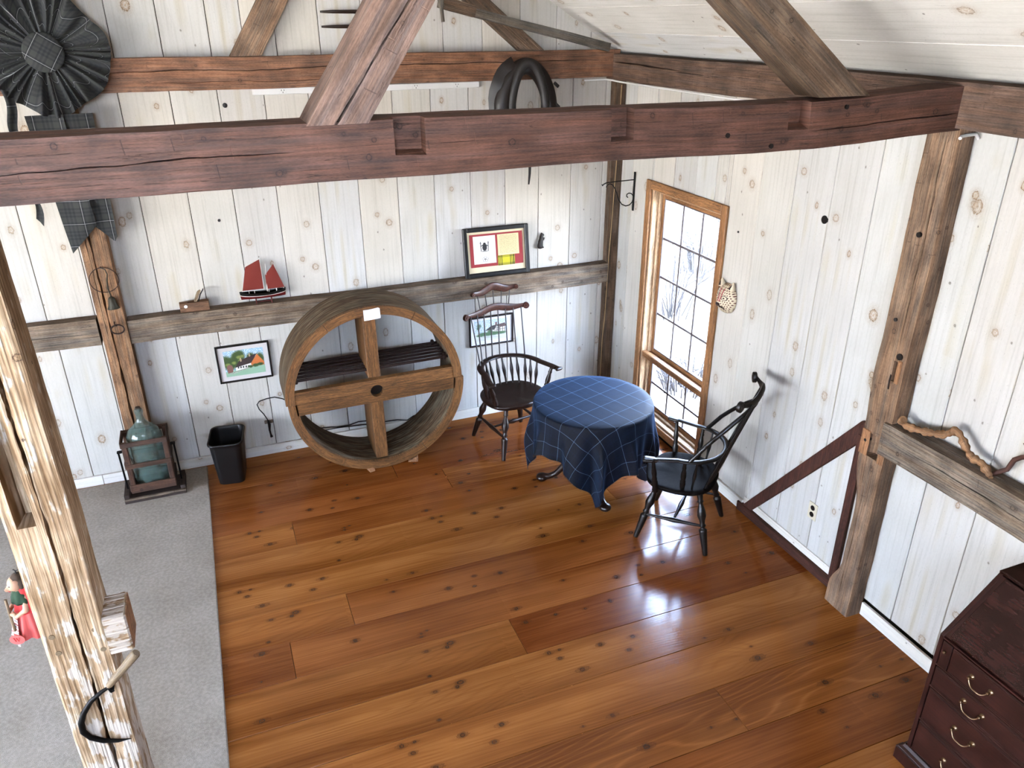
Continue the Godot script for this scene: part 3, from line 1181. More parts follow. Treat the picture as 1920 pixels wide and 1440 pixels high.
	mat("stone_blue", Color(0.22, 0.28, 0.36), 0.9)


func _ready() -> void:
	# --- camera, sky, sun, daylight of the side and gable windows, exposure
	var cam := Camera3D.new()
	cam.name = "camera"
	cam.fov = 52.67
	cam.near = 0.05
	cam.position = Vector3(-3.328, 3.30, 5.99)
	cam.rotation = Vector3(deg_to_rad(-25.33), deg_to_rad(-21.385), deg_to_rad(-0.22))
	add_child(cam)
	var env := Environment.new()
	env.background_mode = Environment.BG_SKY
	var sky := ProceduralSkyMaterial.new()
	sky.sky_top_color = Color(0.74, 0.84, 1.0)
	sky.sky_horizon_color = Color(0.91, 0.95, 1.0)
	sky.ground_bottom_color = Color(0.77, 0.77, 0.77)
	sky.ground_horizon_color = Color(0.80, 0.81, 0.83)
	sky.sky_energy_multiplier = 13.0
	sky.ground_energy_multiplier = 16.0
	env.sky = Sky.new()
	env.sky.sky_material = sky
	env.tonemap_mode = Environment.TONE_MAPPER_LINEAR
	env.tonemap_exposure = 0.124
	env.sdfgi_enabled = true
	env.ssao_enabled = true
	env.ssil_enabled = true
	var we := WorldEnvironment.new()
	we.name = "world_environment"
	we.environment = env
	add_child(we)
	var sun := DirectionalLight3D.new()
	sun.name = "sun"
	sun.light_color = Color(1.0, 0.95, 0.88)
	sun.light_energy = 6.5
	sun.light_angular_distance = 0.5
	sun.shadow_enabled = true
	add_child(sun)
	sun.look_at_from_position(Vector3(-0.15, 0.60, -0.78) * 20.0, Vector3.ZERO)
	for q in [[Vector3(-8.93, 1.45, 3.4), Vector2(2.66, 1.76), -PI / 2, 12.0], [Vector3(-8.93, 1.45, 6.5), Vector2(2.46, 1.76), -PI / 2, 10.5], [Vector3(-4.5, 3.35, 8.44), Vector2(2.0, 1.6), 0.0, 2.0]]:
		var al := AreaLight3D.new()
		al.name = "window_daylight"
		al.area_size = q[1]
		al.light_color = Color(1.0, 0.955, 0.90)
		al.light_energy = q[3]
		al.area_normalize_energy = false
		al.area_range = 20.0
		al.shadow_enabled = true
		add_child(al, true)
		al.position = q[0]
		al.rotation.y = q[2]
	rng.seed = 4242
	fn.seed = 11
	fn.frequency = 0.01
	fn.fractal_octaves = 2
	materials()
	shell()
	timbers()
	window_and_outside()
	furniture()
	wall_things()
	small_things()


func board(called: String, parent: Node3D, c: Vector3, s: Vector3, la: int, fam: String, nfam: int, tile: Vector2, bev := 0.003) -> MeshInstance3D:
	# one board whose texture is one of the four boards of the family's picture
	var mb := MB.new()
	var cross := 0.0
	for k in 3:
		if k != la:
			cross = maxf(cross, s[k])
	var us := Vector2(0.235 / maxf(cross, 0.30), 1.0 / tile.y)
	var uo := Vector2((rng.randi() % 4) * 0.25 + 0.125, rng.randf())
	mb.box(Vector3.ZERO, s, bev, Basis.IDENTITY, la, us, uo)
	return obj(called, mb, M["%s_%d" % [fam, rng.randi() % nfam]], parent, c)


func structure(called: String, label: String, category: String) -> Node3D:
	var o := Node3D.new()
	o.name = called
	add_child(o)
	tag(o, label, category, "", "structure")
	return o


func shell() -> void:
	var RX := -9.0          # the far side wall, out of the picture
	var FZ := 8.5           # the wall behind the viewer
	# floor: boards along x, 0.3 m wide, over a dark base
	var fl := structure("floor", "glossy golden brown pine plank floor with dark knots", "floor")
	var mb := MB.new()
	mb.box(Vector3(-4.5, -0.13, 4.25), Vector3(9.4, 0.2, 8.9), 0.0)
	obj("subfloor", mb, M["dark_gap"], fl)
	var seams := [-0.05, 0.17, 0.475, 0.775, 1.07, 1.365, 1.691, 1.994, 2.293, 2.59, 2.893, 3.197, 3.50, 3.80, 4.10]
	var zz: float = 4.40
	while zz < FZ + 0.3:
		seams.append(zz)
		zz += 0.3
	var butt := {7: [-5.9, -2.9, 9], 8: [-3.283], 9: [-2.025], 12: [-1.178], 3: [-1.9], 5: [-4.4, -0.8], 10: [-4.9], 11: [-5.2], 13: [-2.6], 1: [-2.4], 14: [-4.0, -1.5], 6: [-5.0]}
	for k in seams.size() - 1:
		var ends := [RX]
		for q in butt.get(k, [-5.0 + fmod(k * 1.37, 3.6)]):
			if q < 0.0:
				ends.append(q)
		ends.append(0.0)
		for j in ends.size() - 1:
			var z0: float = seams[k]
			var z1: float = minf(seams[k + 1], FZ)
			if z1 - z0 < 0.03:
				continue
			board("plank", fl, Vector3((ends[j] + ends[j + 1]) * 0.5, -0.012 + rng.randf_range(-0.0004, 0.0004), (z0 + z1) * 0.5), Vector3(ends[j + 1] - ends[j] - 0.0022, 0.024, z1 - z0 - 0.0034), 0, "floor_board", 6, Vector2(1.2, 4.0), 0.0015)
	# back wall: upright boards in three tiers between the timbers
	var wb := structure("wall_back", "whitewashed wall of wide upright pine boards behind the wooden wheel", "wall")
	mb = MB.new()
	mb.prism(PackedVector2Array([Vector2(RX - 0.1, -0.2), Vector2(0.16, -0.2), Vector2(0.16, 3.05), Vector2(-4.5, 5.85), Vector2(RX - 0.1, 3.05)]), 0.12, Transform3D(Basis.IDENTITY, Vector3(0, 0, -0.09)))
	obj("backing", mb, M["dark_gap"], wb)
	var lo := [0.02, -0.147, -0.447, -0.742, -1.029, -1.319, -1.598, -1.891, -2.19, -2.49, -2.795, -3.099, -3.403, -3.704, -4.0, -4.20, -4.482]
	var mi := [0.02, -0.147, -0.444, -0.739, -1.036, -1.332, -1.633, -1.928, -2.23, -2.53, -2.833, -3.138, -3.441, -3.755, -4.06, -4.20, -4.505]
	var hi := [0.02, -0.30, -0.60, -0.905, -1.209, -1.515, -1.81, -2.11, -2.411, -2.708, -2.92, -3.135, -3.436, -3.733, -4.03, -4.33]
	for t in [[lo, 0.02, 1.22], [mi, 1.26, 2.95], [hi, 2.99, 9.0]]:
		var xs: Array = t[0].duplicate()
		while xs[xs.size() - 1] > RX:
			xs.append(maxf(RX, xs[xs.size() - 1] - 0.3))
		for k in xs.size() - 1:
			var x1: float = xs[k]
			var x0: float = xs[k + 1]
			if x1 - x0 < 0.02:
				continue
			if t[2] < 8.0:
				board("plank", wb, Vector3((x0 + x1) * 0.5, (t[1] + t[2]) * 0.5, -0.011 + rng.randf_range(-0.002, 0.001)), Vector3(x1 - x0 - 0.004, t[2] - t[1], 0.02), 1, "white_board", 4, Vector2(1.2, 3.2))
			else:
				var g := MB.new()
				var yr := func(x: float) -> float: return 3.03 + 0.6 * (4.5 - absf(x + 4.5))
				var pl := PackedVector2Array([Vector2(x0 + 0.002, t[1]), Vector2(x1 - 0.002, t[1]), Vector2(x1 - 0.002, yr.call(minf(x1, 0.0))), Vector2(x0 + 0.002, yr.call(x0))])
				g.prism(pl, 0.02, Transform3D(Basis.IDENTITY, Vector3(0, 0, -0.011)), 0.003, Vector2(0.235 / 0.32, 1.0 / 3.2), Vector2(-(x0 + x1) * 0.5 * 0.235 / 0.32 + (rng.randi() % 4) * 0.25 + 0.125, rng.randf()))
				obj("plank", g, M["white_board_%d" % (rng.randi() % 4)], wb)
	# window wall
	var wr := structure("wall_right", "whitewashed wall of wide upright pine boards with the tall window", "wall")
	var oz0 := 0.585
	var oz1 := 1.525
	var oy0 := 0.10
	var oy1 := 2.07
	for q in [[-0.15, oz0, -0.2, 3.3], [oz1, FZ, -0.2, 3.3], [oz0, oz1, -0.2, oy0], [oz0, oz1, oy1, 3.3]]:
		mb = MB.new()
		mb.box(Vector3(0.09, (q[2] + q[3]) * 0.5, (q[0] + q[1]) * 0.5), Vector3(0.12, q[3] - q[2], q[1] - q[0]), 0.0)
		obj("backing", mb, M["dark_gap"], wr)
	var zs := [0.0, 0.25, 0.559, 0.874, 1.16, 1.40, 1.568, 1.88, 2.19, 2.506, 2.815, 3.16, 3.532, 3.833, 4.135, 4.44]
	while zs[zs.size() - 1] < FZ:
		zs.append(minf(FZ, zs[zs.size() - 1] + 0.31))
	for k in zs.size() - 1:
		var z0: float = zs[k]
		var z1: float = zs[k + 1]
		if z1 - z0 < 0.02:
			continue
		var pieces := []
		if z1 <= oz0 or z0 >= oz1:
			pieces = [[z0, z1, 0.107 if z0 > 3.0 else 0.02, 3.0]]
		else:
			if z0 < oz0: pieces.append([z0, oz0, 0.02, 3.0])
			if z1 > oz1: pieces.append([oz1, z1, 0.02, 3.0])
			pieces.append([maxf(z0, oz0), minf(z1, oz1), oy1, 3.0])
			pieces.append([maxf(z0, oz0), minf(z1, oz1), 0.02, oy0])
		for p in pieces:
			if p[1] - p[0] > 0.012:
				board("plank", wr, Vector3(0.011 + rng.randf_range(-0.001, 0.002), (p[2] + p[3]) * 0.5, (p[0] + p[1]) * 0.5), Vector3(0.02, p[3] - p[2], p[1] - p[0] - 0.004), 1, "white_board", 4, Vector2(1.2, 3.2))
	# sloping ceiling: boards along z on both slopes
	var ce := structure("ceiling", "sloping ceiling of whitewashed boards running level along the eaves", "ceiling")
	for sd in [1.0, -1.0]:
		var bas := Basis(Vector3(0, 0, 1), -atan(0.6) * sd)
		var mid := Vector3(-4.5 + 2.25 * sd, 3.01 + 0.6 * 2.25, FZ * 0.5)
		var up: Vector3 = bas * Vector3(0, 1, 0)
		mb = MB.new()
		mb.box(mid + up * 0.09, Vector3(5.48, 0.12, FZ + 0.3), 0.0, bas)
		obj("backing", mb, M["dark_gap"], ce)
		var w := 0.35
		var n := 0
		var at := 0.0
		while at < 5.24:
			var along: Vector3 = bas * Vector3(-1, 0, 0) * sd
			var nxt := minf(at + w, 5.25)
			var c: Vector3 = Vector3(0.0 if sd > 0.0 else -9.0, 3.01, 0.0) + along * (at + nxt) * 0.5 + up * 0.011
			var cut := 2.4 + fmod(n * 1.7, 4.2)
			for q in [[0.0, cut], [cut, FZ]]:
				var g := MB.new()
				g.box(Vector3.ZERO, Vector3(nxt - at - 0.003, 0.02, q[1] - q[0] - 0.003), 0.002, bas, 2, Vector2(0.235 / 0.35, 1.0 / 3.2), Vector2((rng.randi() % 4) * 0.25 + 0.125, rng.randf()))
				obj("plank", g, M["ceiling_board_%d" % (rng.randi() % 4)], ce, c + Vector3(0, 0, (q[0] + q[1]) * 0.5))
			at = nxt
			w = 0.325
			n += 1
	# the two walls out of the picture, the nearer one with the windows that light the room
	var wl := structure("wall_left", "plain white wall with two broad low windows", "wall")
	for q in [[-0.15, 2.0, -0.2, 3.1], [4.8, 5.2, -0.2, 3.1], [7.8, FZ, -0.2, 3.1], [2.0, 4.8, -0.2, 0.5], [2.0, 4.8, 2.4, 3.1], [5.2, 7.8, -0.2, 0.5], [5.2, 7.8, 2.4, 3.1]]:
		mb = MB.new()
		mb.box(Vector3(RX - 0.08, (q[2] + q[3]) * 0.5, (q[0] + q[1]) * 0.5), Vector3(0.16, q[3] - q[2], q[1] - q[0]), 0.0, Basis.IDENTITY, 1, Vector2(0.8, 0.3))
		obj("panel", mb, M["white_board_0"], wl)
	for q in [["window_2", 2.0, 4.8, 2.4, "plain broad low side window nearer the back wall"], ["window_4", 5.2, 7.8, 2.4, "plain broad low side window nearer the loft"]]:
		var wn := structure(q[0], q[4], "window")
		var zm: float = (q[1] + q[2]) * 0.5
		mb = MB.new()
		for z in [q[1] + 0.03, zm, q[2] - 0.03]:
			mb.box(Vector3(RX - 0.08, 0.25 + q[3] * 0.5, z), Vector3(0.1, q[3] - 0.5, 0.06), 0.004)
		for y in [0.53, q[3] - 0.03]:
			mb.box(Vector3(RX - 0.08, y, zm), Vector3(0.1, 0.06, q[2] - q[1]), 0.004)
		obj("frame", mb, M["window_wood"], wn)
		mb = MB.new()
		mb.box(Vector3(RX - 0.08, 0.25 + q[3] * 0.5, zm), Vector3(0.006, q[3] - 0.6, q[2] - q[1] - 0.1), 0.0)
		obj("pane", mb, M["pane"], wn)
	var wf := structure("wall_front", "plain white gable wall behind the loft", "wall")
	for q in [PackedVector2Array([Vector2(RX - 0.1, -0.2), Vector2(-5.6, -0.2), Vector2(-5.6, 5.18), Vector2(RX - 0.1, 3.05)]), PackedVector2Array([Vector2(-3.4, -0.2), Vector2(0.16, -0.2), Vector2(0.16, 3.05), Vector2(-3.4, 5.18)]), PackedVector2Array([Vector2(-5.6, -0.2), Vector2(-3.4, -0.2), Vector2(-3.4, 2.5), Vector2(-5.6, 2.5)]), PackedVector2Array([Vector2(-5.6, 4.2), Vector2(-3.4, 4.2), Vector2(-3.4, 5.18), Vector2(-4.5, 5.85), Vector2(-5.6, 5.18)])]:
		mb = MB.new()
		mb.prism(q, 0.14, Transform3D(Basis.IDENTITY, Vector3(0, 0, FZ + 0.07)), 0.0, Vector2(0.8, 0.3))
		obj("panel", mb, M["white_board_1"], wf)
	var wg := structure("window_3", "plain gable window high behind the loft", "window")
	mb = MB.new()
	for q in [[-5.57, 3.35, 0.06, 1.7], [-3.43, 3.35, 0.06, 1.7], [-4.5, 2.53, 2.08, 0.06], [-4.5, 4.17, 2.08, 0.06]]:
		mb.box(Vector3(q[0], q[1], FZ + 0.07), Vector3(q[2], q[3], 0.1), 0.004)
	obj("frame", mb, M["window_wood"], wg)
	mb = MB.new()
	mb.box(Vector3(-4.5, 3.35, FZ + 0.07), Vector3(2.1, 1.62, 0.006), 0.0)
	obj("pane", mb, M["pane"], wg)
	# baseboards
	var bb := structure("baseboard_back", "low white painted baseboard under the back wall", "baseboard")
	var x := 0.0
	for q in [-1.02, -2.75, -4.42, -6.9, -9.0]:
		mb = MB.new()
		mb.box(Vector3((x + q) * 0.5, 0.042, 0.01), Vector3(x - q - 0.002, 0.084, 0.02), 0.003, Basis.IDENTITY, 0, Vector2(0.8, 0.3), Vector2(rng.randf(), rng.randf()))
		obj("board", mb, M["white_trim"], bb)
		x = q
	var br := structure("baseboard_right", "low white painted baseboard under the window wall", "baseboard")
	for q in [[0.0, 0.50], [1.60, 2.16], [3.335, 5.4], [5.4, FZ]]:
		mb = MB.new()
		mb.box(Vector3(-0.01, 0.045, (q[0] + q[1]) * 0.5), Vector3(0.02, 0.09, q[1] - q[0] - 0.002), 0.003, Basis.IDENTITY, 2, Vector2(0.8, 0.3), Vector2(rng.randf(), rng.randf()))
		obj("board", mb, M["white_trim"], br)
	mb = MB.new()
	mb.box(Vector3(-0.004, 0.075, 2.64), Vector3(0.008, 0.10, 0.96), 0.002, Basis.IDENTITY, 2, Vector2(0.8, 0.3))
	obj("board", mb, M["white_trim"], br)
	# the dark board triangle on the window wall
	var tr := structure("trim_1", "dark red-brown boards forming a triangle on the white wall beside the post", "trim")
	mb = MB.new()
	mb.box(Vector3(-0.018, 0.035, 2.635), Vector3(0.032, 0.07, 1.03), 0.003, Basis.IDENTITY, 2, Vector2(2, 0.6))
	obj("board", mb, M["red_brown_board"], tr)
	mb = MB.new()
	mb.box(Vector3(-0.014, 0.555, 3.082), Vector3(0.026, 1.11, 0.055), 0.003, Basis.IDENTITY, 1, Vector2(2, 0.6))
	obj("board", mb, M["red_brown_board"], tr)
	mb = MB.new()
	mb.prism(PackedVector2Array([Vector2(2.125, -0.0), Vector2(2.21, 0.0), Vector2(3.11, 1.105), Vector2(3.11, 1.20), Vector2(3.06, 1.195)]), 0.022, Transform3D(Basis(Vector3(0, 0, 1), Vector3(0, 1, 0), Vector3(-1, 0, 0)), Vector3(-0.013, 0.0, 0.0)), 0.002, Vector2(2, 0.6))
	obj("board", mb, M["red_brown_board"], tr)
	# carpet on the far half of the floor
	mb = MB.new()
	mb.box(Vector3(-6.33, 0.006, 4.26), Vector3(5.34, 0.014, 8.44), 0.006, Basis.IDENTITY, 2, Vector2(0.9, 0.9))
	tag(obj("carpet", mb, M["carpet"]), "grey-brown short pile carpet under the bottle crate and front post", "carpet")


func timbers() -> void:
	var R := Vector3(1, 0, 0)
	var U := Vector3(0, 1, 0)
	var Z := Vector3(0, 0, 1)
	# tie beam with three open notches; stations count from x = -9
	var notch := func(s: float, x: float, y: float) -> Vector2:
		if y < 0.012:
			for q in [[6.293, 6.400], [7.110, 7.205], [7.920, 8.026]]:
				if s > q[0] and s < q[1]:
					return Vector2(minf(x, 0.0915 - 0.058), y)
		return Vector2(x, y)
	var lift := func(s: float) -> Vector2: return Vector2(0.004 * sin(s * 2.1), -0.030 * smoothstep(8.1, 8.9, s))
	var tie := beam(Vector3(-9, 2.893, 3.243), Vector3(-0.115, 2.893, 3.243), Z, 0.183, 0.192, {"ls": 0.05, "ts": 0.02, "r": 0.012, "amp": 0.005, "carve": notch, "bow": lift, "rows": [6.293, 6.400, 7.110, 7.205, 7.920, 8.026], "cols0": [0.012], "cols3": [-0.0335], "cracks": [[0, 5.0, 6.25, 0.004, -0.012, 0.004, 0.03], [0, 6.42, 7.08, -0.010, -0.006, 0.005, 0.03], [0, 8.05, 8.86, 0.022, 0.016, 0.006, 0.03], [3, 5.0, 8.8, -0.01, 0.01, 0.008, 0.03]]})
	var tb := obj("tie_beam", tie, M["tie"])
	timber_thing(tb, "long dark red-brown hewn tie beam with three square notches crossing the room", "beam")
	for q in [[-2.655, 0.05], [-1.368, 0.112], [-0.79, 0.028], [-1.15, 0.165]]:
		var hb := MB.new()
		hb.turned(Vector3(q[0], 2.985 - q[1], 3.26), Vector3(q[0], 2.985 - q[1], 3.3355), [[0, 0.010], [1, 0.010]], 10)
		if q[1] != 0.05:
			obj("peg_hole", hb, M["socket_dark"], tb)
	var bg := obj("wall_girt", beam(Vector3(-9, 2.966, 0.05), Vector3(-0.09, 2.966, 0.05), Z, 0.10, 0.205, {"r": 0.008, "cracks": [[0, 4.6, 8.85, -0.018, -0.03, 0.006, 0.025], [0, 5.4, 7.2, 0.05, 0.055, 0.003, 0.02]]}), M["girt"])
	timber_thing(bg, "orange-brown hewn girt along the back wall behind the horse collar", "beam")
	var pl := obj("wall_plate", beam(Vector3(-0.075, 2.938, 0.0), Vector3(-0.075, 2.938, 8.5), -R, 0.15, 0.196, {"r": 0.008, "cracks": [[0, 0.1, 1.6, -0.04, -0.01, 0.012, 0.04], [0, 1.0, 3.1, -0.01, 0.03, 0.014, 0.04], [0, 3.34, 4.2, -0.02, -0.01, 0.009, 0.03], [0, 3.34, 3.9, -0.005, 0.012, 0.006, 0.03]]}), M["plate"])
	timber_thing(pl, "dark brown hewn wall plate along the window wall under the sloping ceiling", "beam")
	# corner post
	var cp := obj("corner_post", beam(Vector3(-0.054, 0, 0.036), Vector3(-0.054, 2.84, 0.036), -R, 0.108, 0.072, {"r": 0.006, "amp": 0.003, "cracks": [[0, 0.1, 2.6, 0.0, 0.01, 0.004, 0.02]]}), M["post_dark"])
	timber_thing(cp, "narrow dark brown post in the corner between the back wall and the window", "post")
	# post on the window wall
	var mort := func(s: float, x: float, y: float) -> Vector2:
		if (s > 1.075 and s < 1.215 and y > -0.022 and y < 0.046) or (s > 1.555 and s < 1.668 and y > 0.018 and y < 0.036):
			return Vector2(x - 0.06, y)
		if y < 0.0:
			y -= y / 0.0925 * 0.062 * smoothstep(0.14, 0.32, s) * (1.0 - smoothstep(0.72, 1.05, s))
		if s < 0.32:
			x += 0.010 * (1.0 - s / 0.32)
		if s > 1.3 and s < 1.75:
			y -= 0.012 * sin((s - 1.3) / 0.45 * PI) * (1.0 if y < 0.0 else 0.0)
		return Vector2(x, y)
	var wp := obj("wall_post", beam(Vector3(-0.055, 0, 3.243), Vector3(-0.055, 2.84, 3.243), -R, 0.11, 0.185, {"ls": 0.04, "ts": 0.02, "r": 0.010, "amp": 0.006, "carve": mort, "rows": [1.075, 1.215, 1.555, 1.668], "cols0": [-0.022, 0.018, 0.036, 0.046], "cracks": [[0, 1.75, 2.8, 0.027, 0.026, 0.009, 0.04], [0, 0.1, 0.9, 0.0, 0.01, 0.004, 0.02]]}), M["post_brown"])
	timber_thing(wp, "brown hewn post against the window wall with mortise and patched tenon", "post")
	for q in [[1.145, -0.056, 0.155, 0.058], [1.150, 0.070, 0.175, 0.040], [1.615, 0.056, 0.13, 0.026]]:
		var p := MB.new()
		p.box(Vector3(-0.112, q[0], 3.243 + q[1]), Vector3(0.012, q[2], q[3]), 0.004, Basis.IDENTITY, 1, Vector2(2.5, 0.6), Vector2(rng.randf(), rng.randf()))
		obj("wood_patch", p, M["fresh_wood"], wp)
	var pin := MB.new()
	pin.tube([Vector3(-0.10, 1.60, 3.25), Vector3(-0.125, 1.555, 3.268), Vector3(-0.14, 1.52, 3.285)], 0.004, 6)
	obj("iron_pin", pin, M["rust"], wp)
	for q in [[2.33, -0.005, 0.013], [1.70, 0.045, 0.018], [1.88, -0.03, 0.010], [1.16, -0.05, 0.009]]:
		var hb := MB.new()
		hb.turned(Vector3(-0.08, q[0], 3.243 + q[1]), Vector3(-0.1165 if q[0] > 1.5 else -0.1195, q[0], 3.243 + q[1]), [[0, q[2]], [1, q[2]]], 10)
		obj("peg_hole", hb, M["socket_dark"], wp)
	var lg := obj("low_girt", beam(Vector3(-0.065, 1.232, 3.30), Vector3(-0.065, 1.242, 8.5), -R, 0.13, 0.195, {"r": 0.012, "amp": 0.007, "cracks": [[0, 0.15, 1.6, -0.01, 0.01, 0.006, 0.03], [3, 0.1, 2.0, 0.0, 0.0, 0.006, 0.03]]}), M["rail"])
	timber_thing(lg, "grey-brown hewn girt beside the wall post carrying the driftwood branches", "beam")
	# post on the back wall, split by one long crack
	var bp := obj("split_post", beam(Vector3(-4.088, 0.0135, 0.065), Vector3(-4.088, 2.86, 0.065), Z, 0.13, 0.178, {"r": 0.010, "amp": 0.004, "cracks": [[0, 0.3, 2.3, -0.012, -0.022, 0.016, 0.06], [0, 1.2, 2.05, -0.048, -0.04, 0.004, 0.02]]}), M["post_warm"])
	timber_thing(bp, "warm brown post with a long open crack behind the glass bottle crate", "post")
	var r1 := obj("wall_rail", beam(Vector3(-3.995, 1.247, 0.058), Vector3(-0.112, 1.247, 0.058), Z, 0.116, 0.178, {"r": 0.008, "amp": 0.005, "cracks": [[0, 0.2, 2.2, -0.01, 0.0, 0.004, 0.02], [0, 2.2, 3.8, 0.0, -0.02, 0.005, 0.02]]}), M["rail"])
	timber_thing(r1, "grey-brown weathered rail on the back wall carrying the toy boat and crest frame", "beam")
	var r2 := obj("wall_rail", beam(Vector3(-9, 1.274, 0.05), Vector3(-4.19, 1.274, 0.05), Z, 0.10, 0.20, {"r": 0.008, "amp": 0.005, "cracks": [[0, 4.2, 4.75, 0.0, 0.0, 0.004, 0.02]]}), M["rail"])
	timber_thing(r2, "short grey-brown rail end between the split post and the big front post", "beam")
	# struts and braces
	var e1 := Vector3(0.554, 0.832, 0.0)
	var s1 := obj("roof_strut", beam(Vector3(-2.885, 2.985, 3.245) - e1 * 0.14, Vector3(-2.885, 2.985, 3.245) + e1 * 1.9, Z, 0.19, 0.175, {"r": 0.016, "amp": 0.004, "ls": 0.03, "cut_y": 2.986, "cracks": [[0, 0.02, 0.75, -0.012, 0.022, 0.007, 0.05]]}), M["strut"])
	timber_thing(s1, "thick slanting strut with a long crack rising from the tie beam", "strut")
	var e2 := Vector3(-0.81, 0.587, 0.0)
	var s2 := obj("roof_brace", beam(Vector3(-0.80, 2.992, 3.255) - e2 * 0.16, Vector3(-0.80, 2.992, 3.255) + e2 * 1.75, Z, 0.155, 0.155, {"r": 0.006, "amp": 0.003, "ls": 0.04, "cut_y": 2.998}), M["brace"])
	timber_thing(s2, "squared brown brace leaning under the ceiling above the wall post", "brace")
	var e3 := Vector3(0.543, 0.84, 0.0)
	var s3 := obj("gable_brace", beam(Vector3(-2.932, 3.06, 0.045) - e3 * 0.14, Vector3(-2.932, 3.06, 0.045) + e3 * 1.5, Z, 0.085, 0.172, {"cut_y": 3.068, "ls": 0.03, "r": 0.006, "amp": 0.003}), M["post_brown"])
	timber_thing(s3, "flat brown brace on the gable above the girt near the rosette", "brace")
	var e4 := Vector3(-0.78, 0.626, 0.0)
	var s4 := obj("gable_brace", beam(Vector3(-0.83, 3.06, 0.04) - e4 * 0.14, Vector3(-0.83, 3.06, 0.04) + e4 * 1.5, Z, 0.075, 0.128, {"cut_y": 3.068, "ls": 0.03, "r": 0.006, "amp": 0.003}), M["post_dark"])
	timber_thing(s4, "dark brown brace on the gable above the horse collar", "brace")
	# the big post in front, with its open slot, crack and cut-off tenon
	var slot := func(s: float, x: float, y: float) -> Vector2:
		if s > 1.705 and s < 2.26 and y > -0.055 and y < -0.008:
			x -= 0.10
		return Vector2(x, y)
	var fp := obj("front_post", beam(Vector3(-4.048, 0.0135, 3.243), Vector3(-4.048, 2.797, 3.243), Z, 0.185, 0.208, {"ls": 0.022, "ts": 0.011, "r": 0.008, "amp": 0.0045, "us": Vector2(1.25, 0.33), "uo": Vector2(0.02, 0.0), "carve": slot, "rows": [1.705, 2.26], "cols0": [-0.055, -0.008], "cracks": [[0, 0.0, 2.75, 0.014, 0.024, 0.013, 0.07]]}), M["flaked"])
	timber_thing(fp, "big tan hewn post nearest the viewer with flaking white paint low down", "post")
	var stub := MB.new()
	stub.box(Vector3(-3.905, 1.178, 3.262), Vector3(0.085, 0.175, 0.15), 0.006, Basis.IDENTITY, 0, Vector2(1.2, 0.4), Vector2(0.3, 0.06))
	var sp := obj("tenon_stub", stub, M["flaked"], fp)
	stub = MB.new()
	stub.box(Vector3(-3.8615, 1.180, 3.262), Vector3(0.004, 0.165, 0.14), 0.002, Basis.IDENTITY, 1, Vector2(2, 1))
	obj("sawn_end", stub, M["fresh_wood"], sp)
	for q in [[1.24, -0.065], [1.16, -0.06], [1.23, 0.075], [1.13, 0.085]]:
		var pg := MB.new()
		pg.turned(Vector3(-4.048 + q[1], q[0], 3.30), Vector3(-4.048 + q[1], q[0], 3.3375), [[0, 0.012], [0.9, 0.012], [1, 0.010]], 12)
		obj("wooden_peg", pg, M["handle_wood"], fp)
	# a slim grey pole slung under the roof
	var pole := thing("roof_pole", "slim weathered grey pole sloping down to the corner under the ceiling", "pole", Vector3(-0.26, 3.085, 0.22))
	obj("shaft", beam(Vector3.ZERO, Vector3(-1.24, 0.275, 0.06), U, 0.062, 0.05, {"r": 0.008, "amp": 0.003, "ls": 0.05}), M["grey_wood"], pole)
	obj("socket", beam(Vector3(-1.10, 0.25, 0.055), Vector3(-1.36, 0.312, 0.065), U, 0.078, 0.06, {"r": 0.01, "amp": 0.003}), M["post_dark"], pole)
	var pg2 := MB.new()
	pg2.turned(Vector3(-1.355, 0.33, 0.08), Vector3(-1.345, 0.185, 0.09), [[0, 0.022], [0.35, 0.022], [0.42, 0.014], [1, 0.013]], 8)
	obj("peg", pg2, M["grey_wood"], pole)


func four_sides(called: String, parent: Node3D, z0: float, z1: float, y0: float, y1: float, wd: float, x0: float, x1: float, m: String, bev := 0.004) -> void:
	for q in [[z0, z0 + wd, y0, y1], [z1 - wd, z1, y0, y1], [z0 + wd, z1 - wd, y0, y0 + wd], [z0 + wd, z1 - wd, y1 - wd, y1]]:
		var mb := MB.new()
		mb.box(Vector3((x0 + x1) * 0.5, (q[2] + q[3]) * 0.5, (q[0] + q[1]) * 0.5), Vector3(x1 - x0, q[3] - q[2], q[1] - q[0]), bev, Basis.IDENTITY, 1 if q[1] - q[0] < q[3] - q[2] else 2, Vector2(2.5, 0.6), Vector2(rng.randf(), rng.randf()))
		obj(called, mb, M[m], parent)


